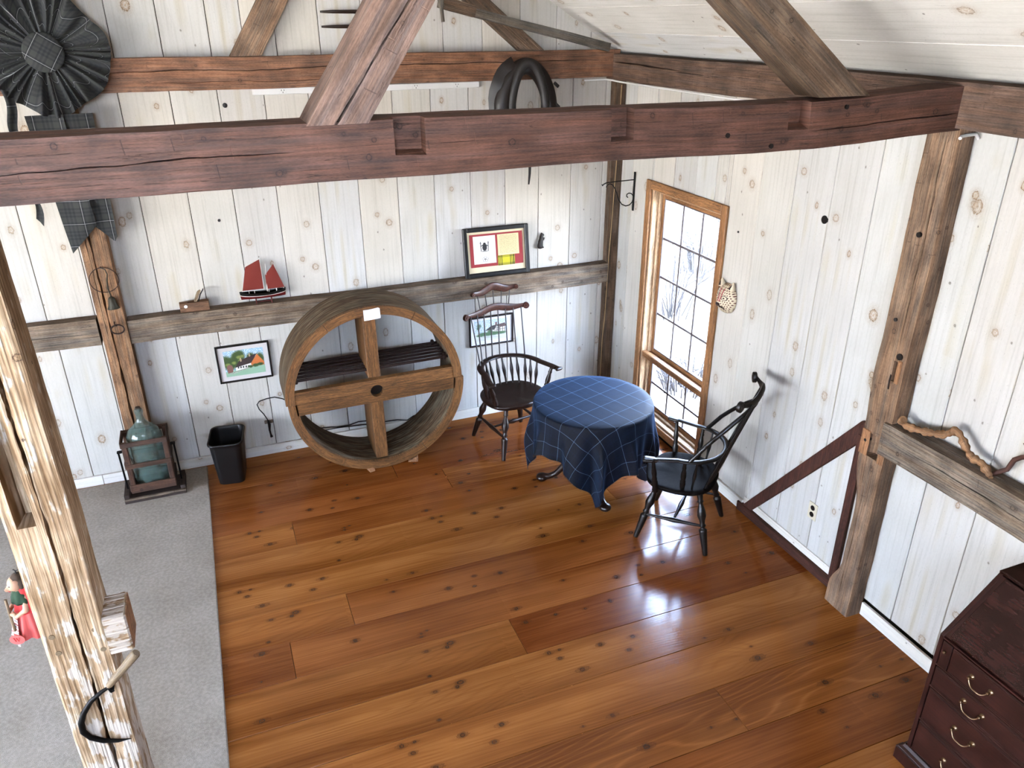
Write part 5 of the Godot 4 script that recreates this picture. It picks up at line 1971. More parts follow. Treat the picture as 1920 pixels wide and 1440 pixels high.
func desk() -> void:
	var t := thing("slant_desk", "dark mahogany slant-front desk with brass drawer pulls against the window wall", "desk", Vector3(-0.03, 0, 4.214))
	var L := 0.96
	var D := 0.55
	var m: StandardMaterial3D = M["mahogany"]
	# case sides follow the slant
	var side := PackedVector2Array([Vector2(0, 0.085), Vector2(-D, 0.085), Vector2(-D, 0.80), Vector2(-D + 0.27, 1.062), Vector2(0, 1.062)])
	for z in [0.010, L - 0.010]:
		var mb := MB.new()
		mb.prism(side, 0.020, Transform3D(Basis.IDENTITY, Vector3(0, 0, z)), 0.002, Vector2(1.5, 1.5))
		obj("case_side", mb, m, t)
	var mb := MB.new()
	mb.box(Vector3(-0.01, 0.57, L * 0.5), Vector3(0.018, 0.97, L - 0.04), 0.0, Basis.IDENTITY, 1, Vector2(1.5, 1.5))
	mb.box(Vector3(-D * 0.5, 0.095, L * 0.5), Vector3(D - 0.01, 0.02, L - 0.04), 0.0)
	obj("carcass", mb, m, t)
	mb = MB.new()
	mb.box(Vector3(-0.14, 1.067, L * 0.5), Vector3(0.285, 0.018, L + 0.004), 0.005, Basis.IDENTITY, 2, Vector2(1.5, 1.5))
	obj("top_board", mb, M["mahogany_lid"], t)
	# fall lid with a raised lip
	var a := Vector3(-D + 0.005, 0.80, 0)
	var b := Vector3(-D + 0.27, 1.060, 0)
	var dir := (b - a).normalized()
	var nrm := Vector3(-dir.y, dir.x, 0)
	var bas := Basis(dir, nrm, dir.cross(nrm))
	mb = MB.new()
	mb.box((a + b) * 0.5 + nrm * -0.002 + Vector3(0, 0, L * 0.5), Vector3(a.distance_to(b) - 0.01, 0.022, L - 0.075), 0.005, bas, 2, Vector2(1.5, 1.5))
	obj("fall_lid", mb, M["mahogany_lid"], t)
	for z in [0.035, L - 0.035]:
		mb = MB.new()
		mb.box((a + b) * 0.5 + nrm * -0.006 + Vector3(0, 0, z), Vector3(a.distance_to(b) - 0.008, 0.022, 0.032), 0.003, bas, 0, Vector2(1.5, 1.5))
		obj("lid_batten", mb, m, t)
	# drawers, with rails between them; the uppermost has a sliding lid support at each end
	var ys := [[0.645, 0.785], [0.515, 0.635], [0.303, 0.505], [0.100, 0.292]]
	for k in 4:
		var y0: float = ys[k][0]
		var y1: float = ys[k][1]
		var z0 := 0.024 if k > 0 else 0.075
		mb = MB.new()
		mb.box(Vector3(-D + 0.008, (y0 + y1) * 0.5, L * 0.5), Vector3(0.022, y1 - y0 - 0.004, L - 2.0 * z0 - 0.004), 0.004, Basis.IDENTITY, 2, Vector2(1.5, 1.5), Vector2(0.1 * k, 0.3 * k))
		var dr := obj("drawer", mb, m, t)
		var bead := MB.new()
		for q in [y0 + 0.012, y1 - 0.012]:
			bead.box(Vector3(-D - 0.004, q, L * 0.5), Vector3(0.004, 0.004, L - 2.0 * z0 - 0.03), 0.0015)
		obj("beading", bead, m, dr)
		for z in [0.235, L - 0.235]:
			var pull := MB.new()
			var yc := y0 + (y1 - y0) * 0.55
			var pts := []
			for j in 13:
				var f := j / 12.0 * 2.0 - 1.0
				pts.append(Vector3(-D - 0.022 - 0.010 * (1.0 - f * f), yc - 0.034 * (1.0 - pow(absf(f), 3.0)) + 0.006 * (1.0 - absf(f)), z + f * 0.046))
			pull.tube(pts, 0.0032, 7)
			for s in [-1.0, 1.0]:
				pull.turned(Vector3(-D - 0.002, yc, z + s * 0.046), Vector3(-D - 0.012, yc, z + s * 0.046), [[0, 0.014], [0.5, 0.013], [1, 0.007]], 12)
				pull.turned(Vector3(-D - 0.010, yc, z + s * 0.046), Vector3(-D - 0.028, yc, z + s * 0.046), [[0, 0.005], [0.6, 0.005], [0.8, 0.008], [1, 0.004]], 10)
			obj("pull", pull, M["brass"], dr)
	for y in [0.640, 0.510, 0.297, 0.792]:
		mb = MB.new()
		mb.box(Vector3(-D + 0.012, y, L * 0.5), Vector3(0.024, 0.009, L - 0.04), 0.002)
		obj("drawer_rail", mb, m, t)
	for z in [0.048, L - 0.048]:
		mb = MB.new()
		mb.box(Vector3(-D + 0.010, 0.712, z), Vector3(0.020, 0.138, 0.048), 0.003, Basis.IDENTITY, 1, Vector2(1.5, 1.5))
		var sl := obj("lid_support", mb, m, t)
		mb = MB.new()
		mb.turned(Vector3(-D, 0.735, z), Vector3(-D - 0.016, 0.735, z), [[0, 0.004], [0.4, 0.005], [0.7, 0.009], [1, 0.005]], 12)
		obj("knob", mb, M["brass"], sl)
	# moulded base and bracket feet
	mb = MB.new()
	var prof := [Vector2(-D - 0.030, 0.030), Vector2(-D - 0.030, 0.068), Vector2(-D - 0.024, 0.078), Vector2(-D - 0.012, 0.086), Vector2(-D - 0.004, 0.100)]
	var rows := []
	for p in prof:
		rows.append(PackedVector3Array([Vector3(0, p.y, p.x + D), Vector3(p.x, p.y, p.x + D), Vector3(p.x, p.y, p.x + D), Vector3(p.x, p.y, L - (p.x + D)), Vector3(p.x, p.y, L - (p.x + D)), Vector3(0, p.y, L - (p.x + D))]))
	for i in rows.size() - 1:
		for j in 5:
			var out := [Vector3(0, 0.4, -1), Vector3(-1, 0.4, -1), Vector3(-1, 0.4, 0), Vector3(-1, 0.4, 1), Vector3(0, 0.4, 1)][j] as Vector3
			mb.quad(rows[i][j], rows[i][j + 1], rows[i + 1][j + 1], rows[i + 1][j], out)
	obj("base_moulding", mb, m, t)
	for z in [0.06, L - 0.06]:
		mb = MB.new()
		mb.prism(PackedVector2Array([Vector2(-0.09, 0.0), Vector2(0.04, 0.0), Vector2(0.05, 0.03), Vector2(0.09, 0.05), Vector2(0.09, 0.075), Vector2(-0.09, 0.075)]), 0.05, Transform3D(Basis(Vector3(0, 0, 1.0 if z < 0.5 else -1.0), Vector3.UP, Vector3(-1.0 if z < 0.5 else 1.0, 0, 0)), Vector3(-D - 0.008, 0.0, z)), 0.003)
		obj("bracket_foot", mb, m, t)
	for z in [0.06, L - 0.06]:
		mb = MB.new()
		mb.box(Vector3(-0.06, 0.04, z), Vector3(0.1, 0.08, 0.06), 0.003)
		obj("bracket_foot", mb, m, t)


func bin_and_crate() -> void:
	# black waste bin: a tapered rounded box, open on top
	var mb := MB.new()
	var rows := []
	var ring := func(hx: float, hz: float, rc: float, y: float) -> PackedVector3Array:
		var row := PackedVector3Array()
		for k in 40:
			var an := TAU * (k + 0.5) / 40
			var c := Vector2(signf(cos(an)) * (hx - rc), signf(sin(an)) * (hz - rc))
			var kk := fmod(float(k) + 0.5, 10.0) / 10.0 * PI * 0.5 + floorf((k + 0.5) / 10.0) * PI * 0.5
			row.append(Vector3(c.x + cos(kk) * rc, y, c.y + sin(kk) * rc))
		return row
	for q in [[0.0, 0.0, 0.0, 0.004], [0.085, 0.115, 0.04, 0.0], [0.096, 0.128, 0.045, 0.006], [0.118, 0.156, 0.050, 0.33], [0.119, 0.157, 0.050, 0.352], [0.128, 0.167, 0.055, 0.355], [0.131, 0.170, 0.056, 0.362], [0.130, 0.169, 0.056, 0.371], [0.124, 0.163, 0.053, 0.373], [0.117, 0.155, 0.050, 0.368], [0.115, 0.153, 0.049, 0.33], [0.093, 0.125, 0.042, 0.012], [0.0, 0.0, 0.0, 0.010]]:
		rows.append(ring.call(q[0], q[1], q[2], q[3]))
	mb.grid(rows, 1.0, false, true)
	var bin := obj("waste_bin", mb, M["black_plastic"], self, Vector3(-3.472, 0.0, 0.262))
	bin.rotation.y = deg_to_rad(-8.0)
	tag(bin, "black plastic waste bin standing between the bottle crate and wooden wheel", "waste bin")
	# tilting crate that holds a big glass bottle
	var x0 := -4.19
	var x1 := -3.885
	var t := thing("bottle_crate", "rough brown slatted bottle crate hung on a low base board by the split post", "crate", Vector3(-4.035, 0.013, 0.2745), deg_to_rad(0.5))
	var w := 0.155
	var zf := 0.108
	var box := func(called: String, c: Vector3, s: Vector3, m: String, la: int, turn := 0.0) -> void:
		var b := MB.new()
		b.box(Vector3.ZERO, s, 0.003, Basis.IDENTITY, la, Vector2(2, 0.6), Vector2(rng.randf(), rng.randf()))
		var o := obj(called, b, M[m], t, c)
		o.rotation.x = turn
	box.call("base_board", Vector3(0, 0.012, 0.0), Vector3(0.43, 0.024, 0.272), "crate_dark", 0)
	box.call("base_lip", Vector3(0, 0.028, 0.124), Vector3(0.43, 0.014, 0.024), "rail", 0)
	for s in [-1.0, 1.0]:
		box.call("base_runner", Vector3(s * 0.197, 0.045, 0.0), Vector3(0.036, 0.042, 0.24), "crate_dark", 2)
		for z in [-1.0, 1.0]:
			box.call("corner_post", Vector3(s * (w - 0.018), 0.285, z * (zf - 0.014)), Vector3(0.036, 0.41, 0.028), "crate_wood", 1)
		for y in [0.115, 0.30, 0.475]:
			box.call("side_slat", Vector3(s * (w + 0.002), y, 0), Vector3(0.012, 0.05 if y > 0.2 else 0.07, 2 * zf), "crate_wood" if s < 0 else "crate_dark", 2)
		var br := MB.new()
		br.box(Vector3(s * 0.190, 0.22, 0.025), Vector3(0.012, 0.36, 0.022), 0.003, Basis(Vector3.RIGHT, 0.10))
		br.box(Vector3(s * 0.182, 0.395, 0.040), Vector3(0.035, 0.014, 0.03), 0.003)
		obj("iron_bracket", br, M["iron"], t)
	for z in [-1.0, 1.0]:
		for y in [0.105, 0.295, 0.475]:
			box.call("slat", Vector3(0, y, z * (zf + 0.004)), Vector3(2 * w + 0.004, 0.068 if y < 0.2 else 0.036, 0.014), "crate_wood", 0)
	box.call("floor_slat", Vector3(0, 0.085, 0), Vector3(2 * w - 0.02, 0.014, 2 * zf - 0.02), "crate_dark", 0)
	var jar := MB.new()
	jar.turned(Vector3(0, 0.0, 0), Vector3(0, 0.61, 0), [[0.0, 0.03], [0.005, 0.10], [0.04, 0.122], [0.20, 0.128], [0.55, 0.128], [0.64, 0.124], [0.71, 0.106], [0.76, 0.078], [0.80, 0.052], [0.84, 0.034], [0.89, 0.026], [0.935, 0.024], [0.94, 0.031], [0.985, 0.031], [0.995, 0.026], [1.0, 0.020]], 36)
	var j := obj("glass_bottle", jar, M["jar_glass"], self, Vector3(-4.035, 0.107, 0.2745))
	j.scale = Vector3(0.99, 1.0, 0.78)
	tag(j, "big greenish glass bottle with a narrow neck sitting in the slatted crate", "bottle")
	jar = MB.new()
	jar.turned(Vector3(0, 0.585, 0), Vector3(0, 0.622, 0), [[0, 0.015], [0.8, 0.019], [1, 0.017]], 12)
	obj("stopper", jar, M["crate_dark"], j)


func furniture() -> void:
	wheel()
	table()
	chairs()
	desk()
	bin_and_crate()


func frame_bars(t: Node3D, w: float, h: float, bar: float, dep: float, m: Material, bev := 0.003) -> void:
	for q in [[-w / 2 + bar / 2, h / 2, bar, h], [w / 2 - bar / 2, h / 2, bar, h], [0.0, bar / 2, w - 2 * bar, bar], [0.0, h - bar / 2, w - 2 * bar, bar]]:
		var mb := MB.new()
		mb.box(Vector3(q[0], q[1], dep * 0.5), Vector3(q[2], q[3], dep), bev)
		obj("frame_bar", mb, m, t)


func sheet(t: Node3D, called: String, x0: float, x1: float, y0: float, y1: float, z: float, th: float, m: Material) -> MeshInstance3D:
	# a card lying in the frame, its picture upright on the face
	var mb := MB.new()
	mb.box(Vector3((x0 + x1) * 0.5, (y0 + y1) * 0.5, z), Vector3(x1 - x0, y1 - y0, th), 0.0)
	for k in mb.v.size():
		mb.u[k] = Vector2((mb.v[k].x - x0) / (x1 - x0), 1.0 - (mb.v[k].y - y0) / (y1 - y0))
	return obj(called, mb, m, t)


func rosette() -> void:
	var t := thing("tartan_rosette", "huge dark tartan rosette with pleated ruffle and hanging ribbons on the girt", "rosette", Vector3(-4.10, 3.115, 0.135))
	var na := 300
	var pts := []
	var uvs := []
	for i in 15:
		var f := i / 14.0
		var row := PackedVector3Array()
		var uv := PackedVector2Array()
		for k in na:
			var an := TAU * k / na
			var ph := an * 26.0 + 1.9 * sin(an * 5.0) + 1.4 * sin(an * 3.0 + 1.0) + 1.2 * sin(an * 11.0) + 1.5 * sin(f * 2.0 + an * 2.0)
			var r := lerpf(0.095, 0.358 + 0.010 * sin(an * 7.0) + 0.013 * sin(an * 4.0 + 2.0), f)
			var z := 0.018 + 0.034 * sin(f * PI * 0.55) + (0.014 + 0.016 * f) * sin(ph) * (0.4 + 0.6 * f) + 0.018 * f * sin(an * 6.0 + 1.0)
			var tw := 0.016 * f * cos(ph)
			row.append(Vector3(cos(an + tw) * r, sin(an + tw) * r, z))
			uv.append(Vector2(an * 1.9 + 0.10 * cos(ph) * f, (r - 0.02) / 0.15 + 0.16 * sin(ph) + 0.35 * sin(an * 2.0) + 0.22 * sin(an * 5.0 + 2.0)))
		pts.append(row)
		uvs.append(uv)
	var mb := MB.new()
	for row in uvs:
		row.append(Vector2(TAU * 1.9, row[0].y))
	for row in pts:
		row.append(row[0])
	mb.grid(pts, 1.0, false, false, Vector2(1, 1), Vector2.ZERO, uvs)
	obj("ruffle", mb, M["rosette_cloth"], t)
	mb = MB.new()
	var rows := []
	uvs = []
	for q in [[0.0, 0.095], [0.04, 0.094], [0.08, 0.089], [0.105, 0.078], [0.114, 0.066], [0.112, 0.052], [0.10, 0.042]]:
		var row := PackedVector3Array()
		var uv := PackedVector2Array()
		for k in 40:
			var an := TAU * k / 40
			var p := Vector3(cos(an) * q[0], sin(an) * q[0], q[1])
			row.append(p)
			uv.append(Vector2(p.x * 0.82 - p.y * 0.57, p.x * 0.57 + p.y * 0.82) / 0.145 + Vector2(0.47, 0.42))
		rows.append(row)
		uvs.append(uv)
	mb.grid(rows, 1.0, false, true, Vector2(1, 1), Vector2.ZERO, uvs)
	obj("button", mb, M["rosette_cloth"], t)
	# ribbons: [x of both edges at the top, at the bottom; heights of the four corners; depth]
	for q in [[-0.19, 0.02, -0.116, 0.067, -0.36, -0.36, -1.247, -1.068, 0.048], [-0.02, 0.188, 0.055, 0.172, -0.36, -0.36, -1.085, -1.205, 0.024], [-0.285, -0.235, -0.276, -0.240, -0.20, -0.22, -1.0, -1.05, 0.03]]:
		rows = []
		uvs = []
		for i in 31:
			var f := i / 30.0
			var row := PackedVector3Array()
			var uv := PackedVector2Array()
			for j in 13:
				var g := j / 12.0
				var y: float = lerpf(lerpf(q[4], q[6], f), lerpf(q[5], q[7], f), g)
				if q[8] < 0.028:     # the second tail ends in a swallow point
					y = lerpf(q[4], lerpf(lerpf(q[6], q[7] + 0.01, minf(g / 0.82, 1.0)), q[7] + 0.045, smoothstep(0.82, 1.0, g)), f)
				var x: float = lerpf(lerpf(q[0], q[2], f), lerpf(q[1], q[3], f), g)
				var z: float = q[8] + 0.012 * sin(g * 4.0 + f * 3.0 + q[0] * 20.0) + 0.010 * sin(f * 9.0) - 0.02 * f
				if q[1] - q[0] < 0.1:
					x += 0.014 * sin(f * 16.0)
				row.append(Vector3(x, y, maxf(z, 0.006)))
				uv.append(Vector2(x, y) / 0.15)
			rows.append(row)
			uvs.append(uv)
		mb = MB.new()
		mb.grid(rows, 1.0, false, false, Vector2(1, 1), Vector2.ZERO, uvs)
		# a little thickness
		var back := []
		for row in rows:
			var b := PackedVector3Array()
			for p in row:
				b.append(p - Vector3(0, 0, 0.002))
			back.append(b)
		mb.grid(back, -1.0, false, false, Vector2(1, 1), Vector2.ZERO, uvs)
		obj("ribbon", mb, M["rosette_cloth"], t)


func horse_collar() -> void:
	var t := thing("horse_collar", "worn dark leather horse collar hanging from the girt in the far corner", "horse collar", Vector3(-0.93, 2.70, 0.19))
	var loop := func(hw: float, up: float, dn: float, z: float) -> Array:
		var path := []
		for k in 64:
			var an := TAU * k / 64
			var s := sin(an)
			path.append(Vector3(cos(an) * hw * (1.0 - 0.16 * maxf(s, 0.0)), s * (up if s > 0.0 else dn), z))
		return path
	var body: Array = loop.call(0.195, 0.265, 0.38, -0.012)
	var rad := []
	for k in 64:
		var s := sin(TAU * k / 64)
		rad.append(0.060 + 0.022 * maxf(-s, 0.0) + 0.018 * maxf(0.0, -cos(TAU * k / 64)) * maxf(0.0, 1.0 - absf(s)))
	var mb := MB.new()
	mb.tube(body, rad, 16, true, false, 1.0, Vector3.ZERO, Vector2(2, 4))
	obj("padded_body", mb, M["leather"], t)
	mb = MB.new()
	mb.tube(loop.call(0.138, 0.29, 0.36, 0.045), 0.033, 14, true, false, 1.0, Vector3.ZERO, Vector2(2, 4))
	obj("hame_roll", mb, M["hame_leather"], t)
	mb = MB.new()
	mb.tube(loop.call(0.172, 0.315, 0.37, 0.030), 0.010, 8, true, false)
	obj("piping", mb, M["leather"], t)
	# stiff flap down one side, with its stitched edge
	mb = MB.new()
	var rows := []
	for i in 13:
		var f := i / 12.0
		var row := PackedVector3Array()
		for j in 7:
			var g := j / 6.0
			var an := lerpf(2.0, 3.75, f)
			var r := lerpf(0.18, 0.285 + 0.02 * sin(f * PI), g)
			row.append(Vector3(cos(an) * r, sin(an) * (0.27 if sin(an) > 0.0 else 0.36) * r / 0.21, 0.062 * cos(g * 1.5) - 0.02 + 0.006 * sin(f * 20.0)))
		rows.append(row)
	mb.grid(rows, 1.0)
	obj("side_flap", mb, M["leather"], t)
	for q in [[0.235, 0.13], [0.245, -0.02]]:
		mb = MB.new()
		mb.box(Vector3(q[0], q[1], 0.03), Vector3(0.05, 0.024, 0.012), 0.003, Basis(Vector3(0, 0, 1), -0.7))
		obj("buckle_strap", mb, M["hame_leather"], t)
	mb = MB.new()
	mb.tube([Vector3(0.045, -0.36, -0.03), Vector3(0.05, -0.45, -0.04), Vector3(0.052, -0.54, -0.05), Vector3(0.046, -0.622, -0.055)], [0.013, 0.013, 0.011, 0.007], 8, false, true, 0.35, Vector3(0, 0, 1))
	obj("hanging_strap", mb, M["leather"], t)


func pictures() -> void:
	var t := thing("crest_frame", "black framed crest, handwritten page and yellow tartan scrap leaning on the rail", "framed picture", Vector3(-1.143, 1.337, 0.086))
	t.rotation = Vector3(deg_to_rad(-9.0), 0, deg_to_rad(-0.3))
	var w := 0.575
	var h := 0.405
	frame_bars(t, w, h, 0.034, 0.030, M["frame_black"], 0.005)
	sheet(t, "backing_card", -w / 2 + 0.03, w / 2 - 0.03, 0.03, h - 0.03, 0.006, 0.004, M["cream_card"])
	sheet(t, "red_mount", -w * 0.40, w * 0.41, h * 0.20, h * 0.865, 0.0095, 0.003, M["red_card"])
	sheet(t, "crest_card", -w * 0.348, -w * 0.012, h * 0.265, h * 0.825, 0.0122, 0.0024, M["art_crest"])
	sheet(t, "written_page", w * 0.022, w * 0.35, h * 0.405, h * 0.83, 0.0122, 0.0024, M["art_page"])
	sheet(t, "tartan_scrap", w * 0.015, w * 0.275, h * 0.195, h * 0.40, 0.0135, 0.0024, M["art_swatch"])
	t = thing("cottage_picture", "thin black framed watercolour of thatched cottages with an orange gable", "framed picture", Vector3(-3.249, 0.697, 0.004))
	w = 0.402
	h = 0.310
	frame_bars(t, w, h, 0.013, 0.022, M["frame_black"])
	sheet(t, "mount", -w / 2 + 0.01, w / 2 - 0.01, 0.01, h - 0.01, 0.007, 0.004, M["mat_board"])
	sheet(t, "painting", -w * 0.365, w * 0.375, h * 0.155, h * 0.845, 0.0098, 0.002, M["art_cottages"])
	t = thing("timbered_picture", "brown framed watercolour of a half-timbered house behind the comb-back chair", "framed picture", Vector3(-1.180, 0.683, 0.004))
	w = 0.408
	h = 0.272
	frame_bars(t, w, h, 0.013, 0.022, M["frame_brown"])
	sheet(t, "mount", -w / 2 + 0.01, w / 2 - 0.01, 0.01, h - 0.01, 0.007, 0.004, M["paper"])
	sheet(t, "painting", -w * 0.38, w * 0.37, h * 0.17, h * 0.87, 0.0098, 0.002, M["art_timbered"])


func boat_and_plane() -> void:
	var t := thing("toy_boat", "model fishing boat with two rust-red sails standing on the wall rail", "model boat", Vector3(-3.035, 1.336, 0.066))
	var sect := func(f: float, lv: float) -> Array:      # half width, height along the hull for level 0 keel .. 1 gunwale
		var u := f * 2.0 - 1.0
		var wd := 0.036 * pow(maxf(0.0, 1.0 - pow(absf(u), 3.2)), 0.6)
		var base := 0.036 + 0.006 * u * u
		var top := 0.085 + 0.018 * u * u
		return [wd * pow(lv, 0.45), lerpf(base, top, lv)]
	for band in [["lower_hull", 0.0, 0.50, "hull_red", 0.0], ["white_stripe", 0.48, 0.57, "hull_white", 0.0012], ["upper_hull", 0.56, 1.0, "hull_black", 0.0]]:
		var mb := MB.new()
		for s in [-1.0, 1.0]:
			var rows := []
			for i in 25:
				var f := i / 24.0
				var row := PackedVector3Array()
				for j in 7:
					var lv := lerpf(band[1], band[2], j / 6.0)
					var q: Array = sect.call(f, lv)
					row.append(Vector3((f - 0.5) * (0.325 + 0.014 * lv), q[1], s * (q[0] + band[4] + 0.0012)))
				rows.append(row)
			mb.grid(rows, s * -1.0)
		obj(band[0], mb, M[band[3]], t)
	var mb := MB.new()
	var rows := []
	for i in 25:
		var f := i / 24.0
		var q: Array = sect.call(f, 0.90)
		rows.append(PackedVector3Array([Vector3((f - 0.5) * 0.33, q[1], -q[0]), Vector3((f - 0.5) * 0.33, q[1] + 0.001, 0.0), Vector3((f - 0.5) * 0.33, q[1], q[0])]))
	mb.grid(rows, 1.0 if true else -1.0)
	for k in mb.n.size():
		mb.n[k] = Vector3.UP
	obj("deck", mb, M["crate_wood"], t)
	for x in [-0.058, 0.055]:
		mb = MB.new()
		mb.box(Vector3(x, 0.022, 0), Vector3(0.008, 0.044, 0.058), 0.001)
		obj("stand_leg", mb, M["stand_red"], t)
	mb = MB.new()
	mb.box(Vector3(0, 0.012, 0), Vector3(0.115, 0.007, 0.012), 0.001)
	obj("stand_bar", mb, M["stand_red"], t)
	# masts, booms and sails
	mb = MB.new()
	mb.turned(Vector3(0.034, 0.085, 0), Vector3(0.045, 0.300, 0), [[0, 0.0038], [1, 0.0022]], 8)
	mb.turned(Vector3(0.155, 0.095, 0), Vector3(0.104, 0.295, 0), [[0, 0.0020], [1, 0.0014]], 6)
	mb.turned(Vector3(0.012, 0.105, 0.0), Vector3(0.008, 0.345, 0.0), [[0, 0.0035], [1, 0.0018]], 8)
	mb.turned(Vector3(-0.150, 0.105, 0.002), Vector3(0.012, 0.104, 0.002), [[0, 0.0024], [1, 0.0028]], 6)
	mb.turned(Vector3(-0.104, 0.292, 0.003), Vector3(0.010, 0.344, 0.003), [[0, 0.0018], [1, 0.0024]], 6)
	for x in [-0.10, -0.06, 0.045, 0.10]:
		mb.turned(Vector3(x, 0.085, 0.012), Vector3(x, 0.106, 0.012), [[0, 0.003], [1, 0.003]], 6)
	obj("spars", mb, M["hull_white"], t)
	for sl in [[Vector3(-0.100, 0.290, 0), Vector3(0.006, 0.338, 0), Vector3(0.013, 0.110, 0), Vector3(-0.144, 0.110, 0)], [Vector3(0.101, 0.292, 0), Vector3(0.033, 0.214, 0), Vector3(0.032, 0.104, 0), Vector3(0.162, 0.104, 0)]]:
		mb = MB.new()
		rows = []
		for i in 9:
			var row := PackedVector3Array()
			for j in 9:
				var p: Vector3 = (sl[0] as Vector3).lerp(sl[1], j / 8.0).lerp((sl[3] as Vector3).lerp(sl[2], j / 8.0), i / 8.0)
				p.z += 0.010 * sin(i / 8.0 * PI) * sin(j / 8.0 * PI) + 0.002
				row.append(p)
			rows.append(row)
		mb.grid(rows, 1.0)
		obj("sail", mb, M["sail"], t)
	# wooden bench plane with its wedge and iron standing up
	t = thing("bench_plane", "small wooden bench plane with curved wedge and pale button on the rail", "plane", Vector3(-3.530, 1.336, 0.058), deg_to_rad(1.5))
	for q in [[-0.074, 0.055], [0.060, 0.085]]:
		mb = MB.new()
		mb.box(Vector3(q[0], 0.036, 0), Vector3(q[1], 0.066, 0.028), 0.002, Basis.IDENTITY, 0, Vector2(2, 0.6))
		obj("stock_block", mb, M["plane_wood"], t)
	for z in [-0.021, 0.021]:
		mb = MB.new()
		mb.box(Vector3(0, 0.036, z), Vector3(0.204, 0.068, 0.014), 0.003, Basis.IDENTITY, 0, Vector2(2, 0.6), Vector2(0.3, 0.2))
		obj("stock_cheek", mb, M["plane_wood"], t)
	mb = MB.new()
	mb.box(Vector3(0, 0.004, 0), Vector3(0.204, 0.007, 0.056), 0.001)
	obj("sole", mb, M["plane_wood"], t)
	mb = MB.new()
	mb.prism(PackedVector2Array([Vector2(-0.014, 0.02), Vector2(0.000, 0.065), Vector2(0.018, 0.110), Vector2(0.036, 0.142), Vector2(0.052, 0.152), Vector2(0.060, 0.148), Vector2(0.044, 0.118), Vector2(0.026, 0.08), Vector2(0.012, 0.02)]), 0.024, Transform3D.IDENTITY, 0.002, Vector2(2, 0.6))
	obj("wedge", mb, M["handle_wood"], t)
	mb = MB.new()
	mb.prism(PackedVector2Array([Vector2(0.012, 0.02), Vector2(0.050, 0.118), Vector2(0.078, 0.158), Vector2(0.081, 0.156), Vector2(0.055, 0.116), Vector2(0.018, 0.02)]), 0.022, Transform3D.IDENTITY)
	obj("cutter", mb, M["iron"], t)
	mb = MB.new()
	mb.turned(Vector3(-0.060, 0.046, 0.026), Vector3(-0.060, 0.046, 0.0305), [[0, 0.0125], [0.7, 0.0125], [1, 0.010]], 18)
	obj("button", mb, M["paper"], t)


